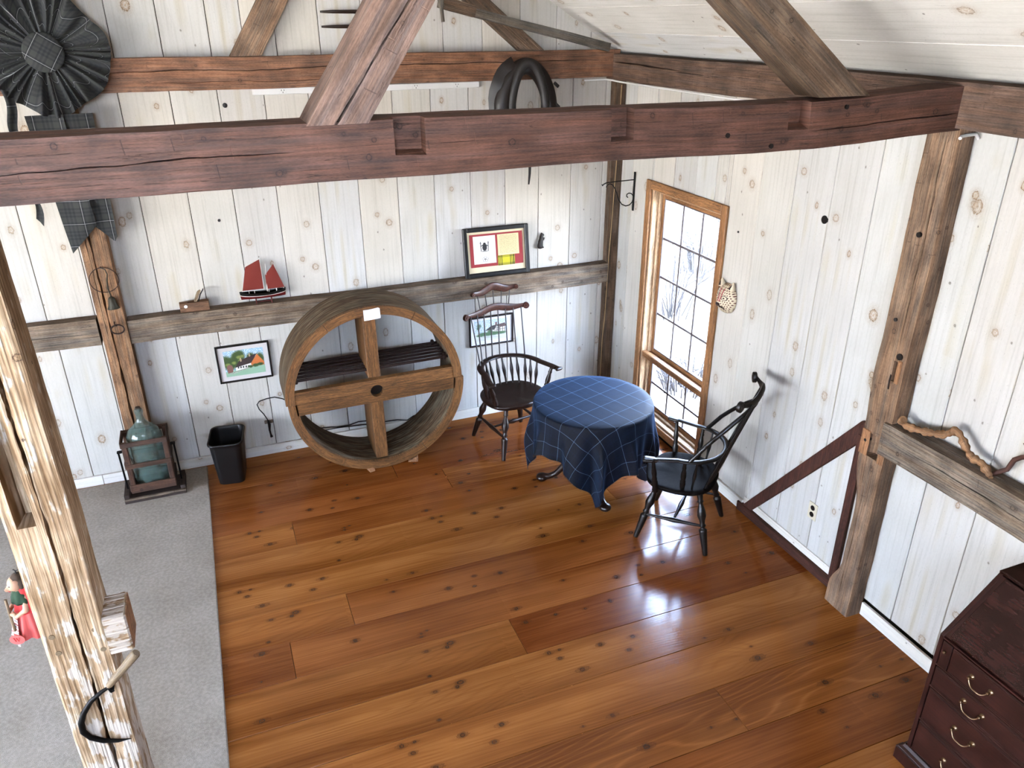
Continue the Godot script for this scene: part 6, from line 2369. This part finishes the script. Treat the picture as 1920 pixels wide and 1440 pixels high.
func wall_things() -> void:
	rosette()
	horse_collar()
	pictures()
	boat_and_plane()
	# bell on a wire hoop, nailed to the split post
	var t := thing("hoop_bell", "small bronze bell hanging from a thin wire hoop on the split post", "bell", Vector3(-4.072, 1.66, 0.142))
	var mb := MB.new()
	var ring := []
	for k in 40:
		ring.append(Vector3(cos(TAU * k / 40) * 0.092, sin(TAU * k / 40) * 0.088, 0.004 * sin(TAU * k / 20)))
	mb.tube(ring, 0.0028, 6, true, false)
	obj("wire_hoop", mb, M["rust"], t)
	mb = MB.new()
	mb.tube([Vector3(-0.005, 0.088, 0), Vector3(0.02, 0.075, 0.004), Vector3(0.028, 0.04, 0.006), Vector3(0.018, 0.0, 0.008), Vector3(0.012, -0.06, 0.008), Vector3(0.020, -0.115, 0.008)], [0.004, 0.004, 0.004, 0.005, 0.0055, 0.004], 6)
	obj("clapper_rod", mb, M["bronze"], t)
	mb = MB.new()
	mb.turned(Vector3(0.022, -0.205, 0.022), Vector3(0.020, -0.110, 0.018), [[0.0, 0.034], [0.02, 0.042], [0.10, 0.038], [0.30, 0.029], [0.62, 0.025], [0.80, 0.021], [0.88, 0.012], [0.93, 0.006], [1.0, 0.005]], 20)
	obj("bell_cup", mb, M["bronze"], t)
	mb = MB.new()
	mb.turned(Vector3(-0.005, 0.09, -0.014), Vector3(-0.005, 0.09, 0.010), [[0, 0.003], [0.8, 0.003], [0.82, 0.006], [1, 0.005]], 8)
	obj("nail", mb, M["rust"], t)
	t = thing("iron_ring", "rusty iron ring stapled to the split post below the bell", "ring", Vector3(-4.060, 1.293, 0.139))
	mb = MB.new()
	ring = []
	for k in 30:
		ring.append(Vector3(cos(TAU * k / 30) * 0.042, sin(TAU * k / 30) * 0.034, 0.006))
	mb.tube(ring, 0.005, 7, true, false)
	obj("hoop", mb, M["rust"], t)
	mb = MB.new()
	mb.tube([Vector3(-0.012, 0.052, -0.012), Vector3(-0.012, 0.046, 0.014), Vector3(-0.004, 0.030, 0.014), Vector3(-0.004, 0.022, -0.012)], 0.004, 6)
	obj("staple", mb, M["rust"], t)
	# scrolled hanging bracket
	t = thing("plant_bracket", "black wrought iron hanging bracket with a scroll beside the window", "bracket", Vector3(-0.007, 1.985, 0.302))
	mb = MB.new()
	mb.box(Vector3(0, 0, 0), Vector3(0.010, 0.318, 0.020), 0.002)
	obj("back_bar", mb, M["iron"], t)
	mb = MB.new()
	mb.tube([Vector3(-0.002, 0.097, 0), Vector3(-0.15, 0.094, 0), Vector3(-0.26, 0.090, 0), Vector3(-0.284, 0.080, 0), Vector3(-0.296, 0.068, 0), Vector3(-0.301, 0.080, 0)], 0.0045, 7)
	obj("arm", mb, M["iron"], t)
	mb = MB.new()
	var sp := []
	for q in [[-0.054, -0.046], [-0.066, -0.034], [-0.064, -0.018], [-0.046, -0.010], [-0.022, -0.016], [-0.006, -0.034], [-0.003, -0.058], [-0.010, -0.086], [-0.034, -0.108], [-0.070, -0.114], [-0.109, -0.096], [-0.141, -0.055], [-0.163, 0.004], [-0.184, 0.044], [-0.206, 0.070], [-0.231, 0.080], [-0.251, 0.071], [-0.261, 0.053]]:
		sp.append(Vector3(q[0], q[1], 0))
	mb.tube(sp, 0.0045, 7)
	obj("scroll", mb, M["iron"], t)
	# spotted cat mask on the window wall: a hollow carved dome with ears
	t = thing("cat_mask", "carved spotted cat face mask hanging on the white wall beside the window", "mask", Vector3(-0.006, 1.500, 1.700))
	t.rotation.y = -PI / 2
	var dome := func(x: float, y: float) -> float:
		var q := 1.0 - pow(absf(x) / 0.094, 2.2) - pow(absf(y) / 0.108, 2.2)
		return 0.072 * pow(maxf(q, 0.0), 0.5) + 0.020 * exp(-(x * x / 0.0009 + pow(y + 0.035, 2.0) / 0.0012)) * (1.0 if q > 0.0 else 0.0)
	var rows := []
	var uvs := []
	for i in 15:
		var row := PackedVector3Array()
		var uv := PackedVector2Array()
		for k in 44:
			var an := TAU * k / 44
			var f := sin(i / 14.0 * PI * 0.5)
			var r := pow(pow(absf(cos(an)) / 0.094, 2.2) + pow(absf(sin(an)) / 0.108, 2.2), -1.0 / 2.2) * f
			var p := Vector2(cos(an) * r, sin(an) * r)
			row.append(Vector3(p.x, p.y, dome.call(p.x, p.y) if i < 14 else 0.0))
			uv.append(Vector2(p.x, p.y) * 8.0)
		rows.append(row)
		uvs.append(uv)
	mb = MB.new()
	mb.grid(rows, 1.0, false, true, Vector2(1, 1), Vector2.ZERO, uvs)
	obj("face_shell", mb, M["mask_paint"], t)
	for s in [-1.0, 1.0]:
		mb = MB.new()
		mb.turned(Vector3(s * 0.055, 0.078, 0.022), Vector3(s * 0.066, 0.135, 0.020), [[0, 0.026], [0.3, 0.023], [0.7, 0.013], [1.0, 0.003]], 12)
		var ear := obj("ear", mb, M["mask_cream"], t)
		mb = MB.new()
		mb.turned(Vector3(s * 0.055, 0.085, 0.036), Vector3(s * 0.065, 0.122, 0.028), [[0, 0.014], [0.5, 0.010], [1.0, 0.003]], 10)
		obj("inner_ear", mb, M["mask_dark"], ear)
		for q in [[0.026, 0.0035, "mask_dark"], [0.020, 0.0055, "mask_cream"], [0.010, 0.0075, "mask_dark"]]:
			mb = MB.new()
			var rr := []
			for i in 5:
				var row := PackedVector3Array()
				for k in 20:
					var an := TAU * k / 20
					var f: float = i / 4.0
					var x: float = s * 0.038 + cos(an) * q[0] * f
					var y: float = 0.018 + sin(an) * q[0] * 0.66 * f
					row.append(Vector3(x, y, dome.call(x, y) + q[1] * (1.0 - 0.55 * f * f) - 0.001))
				rr.append(row)
			mb.grid(rr, 1.0, false, true)
			obj("eye", mb, M[q[2]], t)
		for j in 2:
			mb = MB.new()
			var pts := []
			for k in 8:
				var f := k / 7.0
				var x: float = s * lerpf(0.012, 0.050, f)
				var y: float = lerpf(-0.040, -0.052 - 0.018 * j, f)
				pts.append(Vector3(x, y, dome.call(x, y) + 0.0015))
			mb.tube(pts, [0.0045, 0.004, 0.004, 0.0035, 0.003, 0.0025, 0.002, 0.001], 6)
			obj("whisker_stripe", mb, M["mask_dark"], t)
		mb = MB.new()
		var pts := []
		for k in 9:
			var f := k / 8.0
			var x: float = s * lerpf(0.008, 0.017, f)
			var y: float = lerpf(-0.012, 0.080, f)
			pts.append(Vector3(x, y, dome.call(x, y) + 0.0005))
		mb.tube(pts, 0.004, 6)
		obj("pink_stripe", mb, M["mask_pink"], t)
	mb = MB.new()
	flesh([[Vector3(-0.010, -0.030, 0.086), Vector3(0.010, -0.030, 0.086), 0.010, 0.010], [Vector3(0, -0.03, 0.086), Vector3(0, -0.044, 0.084), 0.009, 0.005]], 0.004, 0.006, mb)
	obj("nose", mb, M["mask_dark"], t)
	# little dark animal figure standing on its hind legs
	mb = MB.new()
	var b := []
	for q in [[0.0, 0.018, 0.004, 0.058, 0.024, 0.019], [0.004, 0.058, 0.010, 0.092, 0.019, 0.015], [0.010, 0.092, 0.014, 0.114, 0.014, 0.014], [0.018, 0.117, 0.031, 0.112, 0.011, 0.006], [0.010, 0.128, 0.008, 0.134, 0.005, 0.003], [0.0, 0.012, 0.028, 0.005, 0.012, 0.007], [0.010, 0.082, 0.030, 0.074, 0.008, 0.006], [0.030, 0.074, 0.036, 0.086, 0.006, 0.006], [-0.012, 0.010, -0.018, 0.030, 0.010, 0.006]]:
		b.append([Vector3(q[0], q[1], 0.0), Vector3(q[2], q[3], 0.0), q[4], q[5]])
	flesh(b, 0.004, 0.008, mb)
	tag(obj("animal_figure", mb, M["figure_brown"], self, Vector3(-0.728, 1.508, 0.024)), "tiny dark brown animal figure standing upright on the wall beside the crest frame", "figurine")
	# sockets: a white strip of outlets under the girt and one plate low on the window wall
	t = thing("outlet_strip", "long white outlet strip fixed under the orange-brown girt", "outlet strip", Vector3(-2.08, 2.836, 0.014))
	mb = MB.new()
	mb.box(Vector3.ZERO, Vector3(1.66, 0.044, 0.024), 0.004)
	obj("channel", mb, M["white_plastic"], t)
	for x in [-0.625, 0.333, 0.651]:
		mb = MB.new()
		mb.box(Vector3(x, 0, 0.013), Vector3(0.045, 0.036, 0.004), 0.001)
		var pl := obj("socket", mb, M["white_plastic"], t)
		mb = MB.new()
		for q in [[-0.009, 0.006], [0.009, 0.006], [0.0, -0.008]]:
			mb.box(Vector3(x + q[0], q[1], 0.0152), Vector3(0.004, 0.009, 0.001), 0.0)
		obj("slots", mb, M["socket_dark"], pl)
	t = thing("wall_outlet", "ivory double outlet plate low on the window wall by the dark triangle", "outlet", Vector3(-0.004, 0.410, 2.812))
	t.rotation.y = -PI / 2
	mb = MB.new()
	mb.box(Vector3.ZERO, Vector3(0.076, 0.120, 0.006), 0.0025)
	obj("plate", mb, M["ivory_plastic"], t)
	for y in [-0.024, 0.024]:
		mb = MB.new()
		mb.turned(Vector3(0, y, 0.002), Vector3(0, y, 0.0055), [[0, 0.018], [0.8, 0.018], [1, 0.016]], 18)
		obj("receptacle", mb, M["socket_dark"], t)
	# wires
	mb = MB.new()
	mb.tube([Vector3(-0.40, 2.845, 0.10), Vector3(-0.22, 2.848, 0.112), Vector3(-0.168, 2.842, 0.135), Vector3(-0.162, 2.838, 0.20), Vector3(-0.163, 2.836, 0.4), Vector3(-0.163, 2.834, 0.8), Vector3(-0.163, 2.832, 1.6), Vector3(-0.163, 2.826, 2.6), Vector3(-0.165, 2.824, 3.05)], 0.007, 8)
	tag(obj("white_conduit", mb, M["white_plastic"]), "thin white conduit running along the foot of the dark wall plate", "conduit")
	mb = MB.new()
	mb.tube([Vector3(-0.135, 2.80, 3.36), Vector3(-0.12, 2.806, 3.352), Vector3(-0.08, 2.81, 3.350), Vector3(-0.03, 2.812, 3.350), Vector3(-0.012, 2.79, 3.352)], 0.008, 8)
	tag(obj("white_conduit", mb, M["white_plastic"]), "short white conduit bend at the top of the wall post", "conduit")
	mb = MB.new()
	mb.tube([Vector3(-0.050, 2.80, 0.078), Vector3(-0.056, 2.40, 0.078), Vector3(-0.060, 2.213, 0.077), Vector3(-0.072, 1.813, 0.077), Vector3(-0.080, 1.581, 0.078), Vector3(-0.090, 1.40, 0.080), Vector3(-0.092, 1.20, 0.080), Vector3(-0.100, 0.80, 0.079), Vector3(-0.113, 0.62, 0.078), Vector3(-0.114, 0.30, 0.075), Vector3(-0.114, 0.10, 0.070)], 0.003, 6)
	tag(obj("thin_wire", mb, M["straw"]), "thin pale wire running down the dark corner post", "wire")
	t = thing("power_cord", "black power cord with hanging plug on the wall between bin and wheel", "cord", Vector3(-3.13, 0.30, 0.0))
	mb = MB.new()
	var pts := []
	for q in [[-2.88, 0.40], [-3.003, 0.490], [-3.063, 0.516], [-3.126, 0.513], [-3.185, 0.500], [-3.206, 0.475], [-3.195, 0.43], [-3.168, 0.385], [-3.146, 0.332], [-3.142, 0.30]]:
		pts.append(Vector3(q[0] + 3.13, q[1] - 0.30, 0.026))
	mb.tube(pts, 0.0045, 7)
	obj("cable", mb, M["black_plastic"], t)
	mb = MB.new()
	mb.box(Vector3(-0.006, -0.004, 0.008), Vector3(0.068, 0.030, 0.012), 0.004)
	obj("socket_plate", mb, M["rail"], t)
	mb = MB.new()
	mb.tube([Vector3(-0.010, 0.02, 0.026), Vector3(-0.006, -0.02, 0.030), Vector3(-0.010, -0.075, 0.026), Vector3(-0.006, -0.115, 0.022), Vector3(-0.002, -0.140, 0.020)], [0.008, 0.012, 0.008, 0.007, 0.012], 8)
	obj("plug", mb, M["black_plastic"], t)
	mb = MB.new()
	mb.tube([Vector3(-2.90, 0.165, 0.03), Vector3(-2.738, 0.168, 0.035), Vector3(-2.64, 0.160, 0.035), Vector3(-2.596, 0.150, 0.035), Vector3(-2.493, 0.148, 0.035), Vector3(-2.413, 0.164, 0.035), Vector3(-2.331, 0.158, 0.035), Vector3(-2.2, 0.150, 0.035)], 0.0045, 6)
	mb.tube([Vector3(-2.75, 0.135, 0.03), Vector3(-2.688, 0.142, 0.038), Vector3(-2.562, 0.145, 0.044), Vector3(-2.334, 0.130, 0.044), Vector3(-2.076, 0.122, 0.044), Vector3(-1.99, 0.10, 0.044), Vector3(-1.931, 0.129, 0.038), Vector3(-1.80, 0.14, 0.03)], 0.0045, 6)
	tag(obj("floor_cable", mb, M["black_plastic"]), "black cables lying along the wall behind the wooden wheel", "cable")
	# two tines of a wooden hay fork hung on the gable
	t = thing("hay_fork", "two dark wooden tines of a hay fork on the gable behind the strut", "hay fork", Vector3(-2.39, 3.29, 0.03))
	for y in [0.046, -0.047]:
		mb = MB.new()
		mb.tube([Vector3(-0.005, y, 0), Vector3(0.08, y, 0.012), Vector3(0.22, y, 0.014), Vector3(0.37, y * 0.9, 0.0)], [0.006, 0.011, 0.013, 0.014], 8)
		obj("tine", mb, M["walnut"], t)
	mb = MB.new()
	mb.box(Vector3(0.375, 0, 0), Vector3(0.035, 0.14, 0.03), 0.006)
	obj("fork_head", mb, M["walnut"], t)
	# open knot holes in the boards
	for q in [["wall_back", Vector3(-3.100, 2.755, 0.0), 0.016], ["wall_back", Vector3(-3.261, 1.971, 0.0), 0.010], ["wall_right", Vector3(0.0, 2.228, 2.482), 0.024], ["wall_right", Vector3(0.0, 1.975, 1.711), 0.007]]:
		mb = MB.new()
		var ax := Vector3(0, 0, 1) if q[0] == "wall_back" else Vector3(-1, 0, 0)
		mb.turned(q[1] - ax * 0.012, q[1] + ax * 0.0022, [[0, q[2]], [1, q[2] * 1.02]], 14)
		obj("knot_hole", mb, M["socket_dark"], get_node(NodePath(q[0])))


func small_things() -> void:
	# curved hook hung on the front post
	var t := thing("hay_hook", "curved black iron hook with a pale wooden handle on the front post", "hook", Vector3(-3.98, 0.95, 3.352))
	var mb := MB.new()
	var pts := []
	for q in [[0.006, 0.008], [-0.029, -0.009], [-0.073, -0.042], [-0.108, -0.091], [-0.126, -0.135], [-0.129, -0.181], [-0.111, -0.221], [-0.071, -0.257], [-0.022, -0.278], [0.025, -0.286]]:
		pts.append(Vector3(q[0], q[1], 0))
	mb.tube(pts, [0.006, 0.008, 0.010, 0.0115, 0.012, 0.012, 0.011, 0.010, 0.007, 0.0012], 10)
	obj("blade", mb, M["iron"], t)
	mb = MB.new()
	mb.turned(Vector3(0.000, 0.012, 0.004), Vector3(0.128, 0.152, 0.016), [[0, 0.008], [0.05, 0.013], [0.3, 0.016], [0.6, 0.0165], [0.85, 0.018], [0.97, 0.0185], [1.0, 0.015]], 12)
	obj("handle", mb, M["handle_wood"], t)
	mb = MB.new()
	mb.box(Vector3(0.004, -0.004, 0.0), Vector3(0.014, 0.034, 0.016), 0.003, Basis(Vector3(0, 0, 1), 0.3))
	mb.turned(Vector3(0.016, 0.00, -0.02), Vector3(0.016, 0.00, 0.02), [[0, 0.004], [0.9, 0.004], [1, 0.006]], 8)
	obj("ferrule", mb, M["iron"], t)
	# driftwood on the low girt
	mb = MB.new()
	pts = []
	for q in [[-0.100, 1.384, 3.392], [-0.094, 1.362, 3.366], [-0.092, 1.348, 3.384], [-0.086, 1.350, 3.43], [-0.080, 1.364, 3.50], [-0.078, 1.388, 3.58], [-0.078, 1.410, 3.630], [-0.078, 1.440, 3.652], [-0.078, 1.458, 3.676], [-0.080, 1.442, 3.706], [-0.080, 1.407, 3.737], [-0.083, 1.378, 3.772], [-0.086, 1.366, 3.806], [-0.088, 1.374, 3.850], [-0.092, 1.358, 3.875], [-0.100, 1.345, 3.905], [-0.112, 1.336, 3.93]]:
		pts.append(Vector3(q[0], q[1], q[2]))
	var cv := Curve3D.new()
	for p in pts:
		cv.add_point(p)
	var fine := []
	var rad := []
	var n := 90
	for k in n + 1:
		var at := cv.get_baked_length() * k / n
		var p := Vector3.ZERO
		for j in [-2, -1, 0, 1, 2]:
			p += cv.sample_baked(clampf(at + j * 0.010, 0.0, cv.get_baked_length())) * 0.2
		fine.append(p)
		rad.append(0.0185 + 0.0035 * sin(k * 0.55) + 0.003 * sin(k * 1.31 + 1.0) - (0.004 if k > 84 else 0.0))
	mb.tube(fine, rad, 12, false, true, 1.0, Vector3.ZERO, Vector2(0.5, 0.6))
	tag(obj("driftwood_branch", mb, M["branch_pale"]), "pale twisted driftwood branch lying on the low girt by the wall post", "branch")
	mb = MB.new()
	mb.tube([Vector3(-0.075, 1.339, 3.905), Vector3(-0.070, 1.348, 3.914), Vector3(-0.058, 1.370, 3.934), Vector3(-0.052, 1.385, 3.950), Vector3(-0.048, 1.418, 3.958), Vector3(-0.046, 1.443, 3.964), Vector3(-0.044, 1.470, 3.990), Vector3(-0.044, 1.49, 4.02), Vector3(-0.044, 1.50, 4.08), Vector3(-0.05, 1.45, 4.2), Vector3(-0.05, 1.36, 4.3)], [0.010, 0.011, 0.011, 0.0115, 0.012, 0.012, 0.011, 0.011, 0.011, 0.010, 0.009], 10, false, true, 1.0, Vector3.ZERO, Vector2(0.5, 0.6))
	mb.tube([Vector3(-0.044, 1.49, 4.02), Vector3(-0.046, 1.53, 4.00), Vector3(-0.047, 1.545, 3.985)], [0.009, 0.008, 0.006], 8)
	tag(obj("driftwood_branch", mb, M["branch_dark"]), "thin dark crooked branch rising from the low girt beside the pale driftwood", "branch")
	# old-woman doll hung beside the front post: one body, with clothes as parts
	t = thing("hanging_doll", "small old-woman doll in red shawl and pink gown hung on the front post", "doll", Vector3(-4.232, 1.105, 3.085), deg_to_rad(-60.0))
	mb = MB.new()
	var bones := []
	for q in [[0, 0.02, 0, 0, 0.13, 0.0, 0.034, 0.026], [0, 0.13, 0.0, 0, 0.185, 0.004, 0.027, 0.024], [0, 0.185, 0.004, 0, 0.212, 0.010, 0.012, 0.012], [0, 0.232, 0.016, 0, 0.246, 0.014, 0.024, 0.024], [0, 0.226, 0.036, 0, 0.222, 0.046, 0.008, 0.005], [0, 0.236, 0.036, 0, 0.229, 0.050, 0.006, 0.004], [0.028, 0.182, 0.004, 0.046, 0.135, 0.018, 0.013, 0.010], [0.046, 0.135, 0.018, 0.026, 0.112, 0.050, 0.010, 0.008], [-0.028, 0.182, 0.004, -0.046, 0.135, 0.018, 0.013, 0.010], [-0.046, 0.135, 0.018, -0.020, 0.125, 0.052, 0.010, 0.008], [0.018, 0.03, 0, 0.018, -0.005, 0.014, 0.011, 0.010], [-0.018, 0.03, 0, -0.018, -0.005, 0.014, 0.011, 0.010]]:
		bones.append([Vector3(q[0], q[1], q[2]), Vector3(q[3], q[4], q[5]), q[6], q[7]])
	for s in [-1.0, 1.0]:        # five small fingers curl round the stick
		for k in 4:
			bones.append([Vector3(s * 0.022, 0.116 + k * 0.004, 0.053), Vector3(s * 0.010, 0.114 + k * 0.005, 0.062), 0.0030, 0.0024])
		bones.append([Vector3(s * 0.018, 0.126, 0.050), Vector3(s * 0.008, 0.134, 0.054), 0.0032, 0.0026])
	flesh(bones, 0.0042, 0.006, mb)
	obj("body", mb, M["skin"], t)
	var skirt := func(called: String, prof: Array, m: String, folds: float, fwd: float) -> void:
		var g := MB.new()
		var rr := []
		for q in prof:
			var row := PackedVector3Array()
			for k in 48:
				var an := TAU * k / 48
				var r: float = q[0] * (1.0 + folds * (q[0] - 0.025) * sin(an * 9.0))
				row.append(Vector3(cos(an) * r, q[1], sin(an) * r * 0.85 + fwd))
			rr.append(row)
		g.grid(rr, -1.0, false, true)
		obj(called, g, M[m], t)
	skirt.call("gown", [[0.030, 0.178], [0.033, 0.150], [0.038, 0.125], [0.050, 0.09], [0.062, 0.05], [0.074, 0.012], [0.072, 0.010], [0.03, 0.03]], "gown_pink", 3.0, 0.004)
	skirt.call("red_shawl", [[0.020, 0.222], [0.033, 0.214], [0.045, 0.190], [0.056, 0.155], [0.066, 0.118], [0.062, 0.116], [0.03, 0.15]], "gown_red", 2.0, -0.014)
	skirt.call("green_scarf", [[0.018, 0.208], [0.034, 0.196], [0.045, 0.172], [0.047, 0.160], [0.03, 0.17]], "shawl_green", 2.0, 0.004)
	mb = MB.new()
	flesh([[Vector3(0, 0.246, -0.006), Vector3(0, 0.258, 0.002), 0.025, 0.022], [Vector3(0.020, 0.240, 0.0), Vector3(0.022, 0.222, 0.002), 0.011, 0.008], [Vector3(-0.020, 0.240, 0.0), Vector3(-0.022, 0.222, 0.002), 0.011, 0.008], [Vector3(0, 0.262, -0.022), Vector3(0, 0.250, -0.034), 0.014, 0.012], [Vector3(0, 0.258, 0.018), Vector3(0.012, 0.256, 0.022), 0.008, 0.006]], 0.0045, 0.010, mb)
	obj("hair", mb, M["hair"], t)
	for s in [-1.0, 1.0]:
		mb = MB.new()
		mb.turned(Vector3(s * 0.009, 0.240, 0.034), Vector3(s * 0.009, 0.240, 0.0395), [[0, 0.0032], [0.6, 0.003], [1, 0.001]], 8)
		obj("eye", mb, M["figure_brown"], t)
	mb = MB.new()
	mb.tube([Vector3(-0.008, 0.217, 0.0385), Vector3(0, 0.2155, 0.041), Vector3(0.008, 0.217, 0.0385)], 0.0016, 5)
	obj("mouth", mb, M["gown_red"], t)
	mb = MB.new()
	mb.turned(Vector3(0.0, 0.19, 0.060), Vector3(0.010, 0.045, 0.066), [[0, 0.005], [1, 0.0055]], 8)
	obj("stick", mb, M["handle_wood"], t)
	mb = MB.new()
	mb.tube([Vector3(0, 0.262, 0.0), Vector3(0.006, 0.278, 0.0), Vector3(0.0, 0.292, 0.0), Vector3(-0.012, 0.290, 0.002)], 0.0025, 6)
	var back := Basis(Vector3.UP, deg_to_rad(60.0))
	mb.tube([back * Vector3(0.088, 0.345, 0.075), Vector3(0.004, 0.292, 0.0)], 0.0018, 5)
	obj("hanging_loop", mb, M["iron"], t)
	mb = MB.new()
	var rr := []
	for i in 7:
		var row := PackedVector3Array()
		for j in 9:
			var f := i / 6.0
			var x := (j / 8.0 - 0.5) * lerpf(0.04, 0.085, f)
			row.append(Vector3(x, lerpf(0.10, -0.012, f), 0.050 + 0.030 * f - x * x * 5.0 + 0.004 * sin(j * 1.9) * f))
		rr.append(row)
	mb.grid(rr, 1.0, false, false, Vector2(4, 5))
	M["apron_check"].cull_mode = BaseMaterial3D.CULL_DISABLED
	obj("checked_apron", mb, M["apron_check"], t)
	mb = MB.new()
	mb.turned(Vector3(0.046, 0.030, 0.075), Vector3(0.0485, 0.030, 0.0775), [[0, 0.028], [1, 0.028]], 24)
	for k in mb.v.size():
		mb.v[k].y = 0.030 + (mb.v[k].y - 0.030) * 0.8
	var tagm := obj("oval_tag", mb, M["gown_pink"], t)
	var tm := TextMesh.new()
	tm.text = "W"
	tm.font_size = 16
	tm.pixel_size = 0.0016
	tm.depth = 0.0006
	var ft := SystemFont.new()
	ft.font_names = PackedStringArray(["Droid Serif"])
	tm.font = ft
	var lt := obj("lettering", tm, M["gown_red"], tagm, Vector3(0.0492, 0.030, 0.0782))
	lt.rotation = Vector3(0, PI / 4, 0)
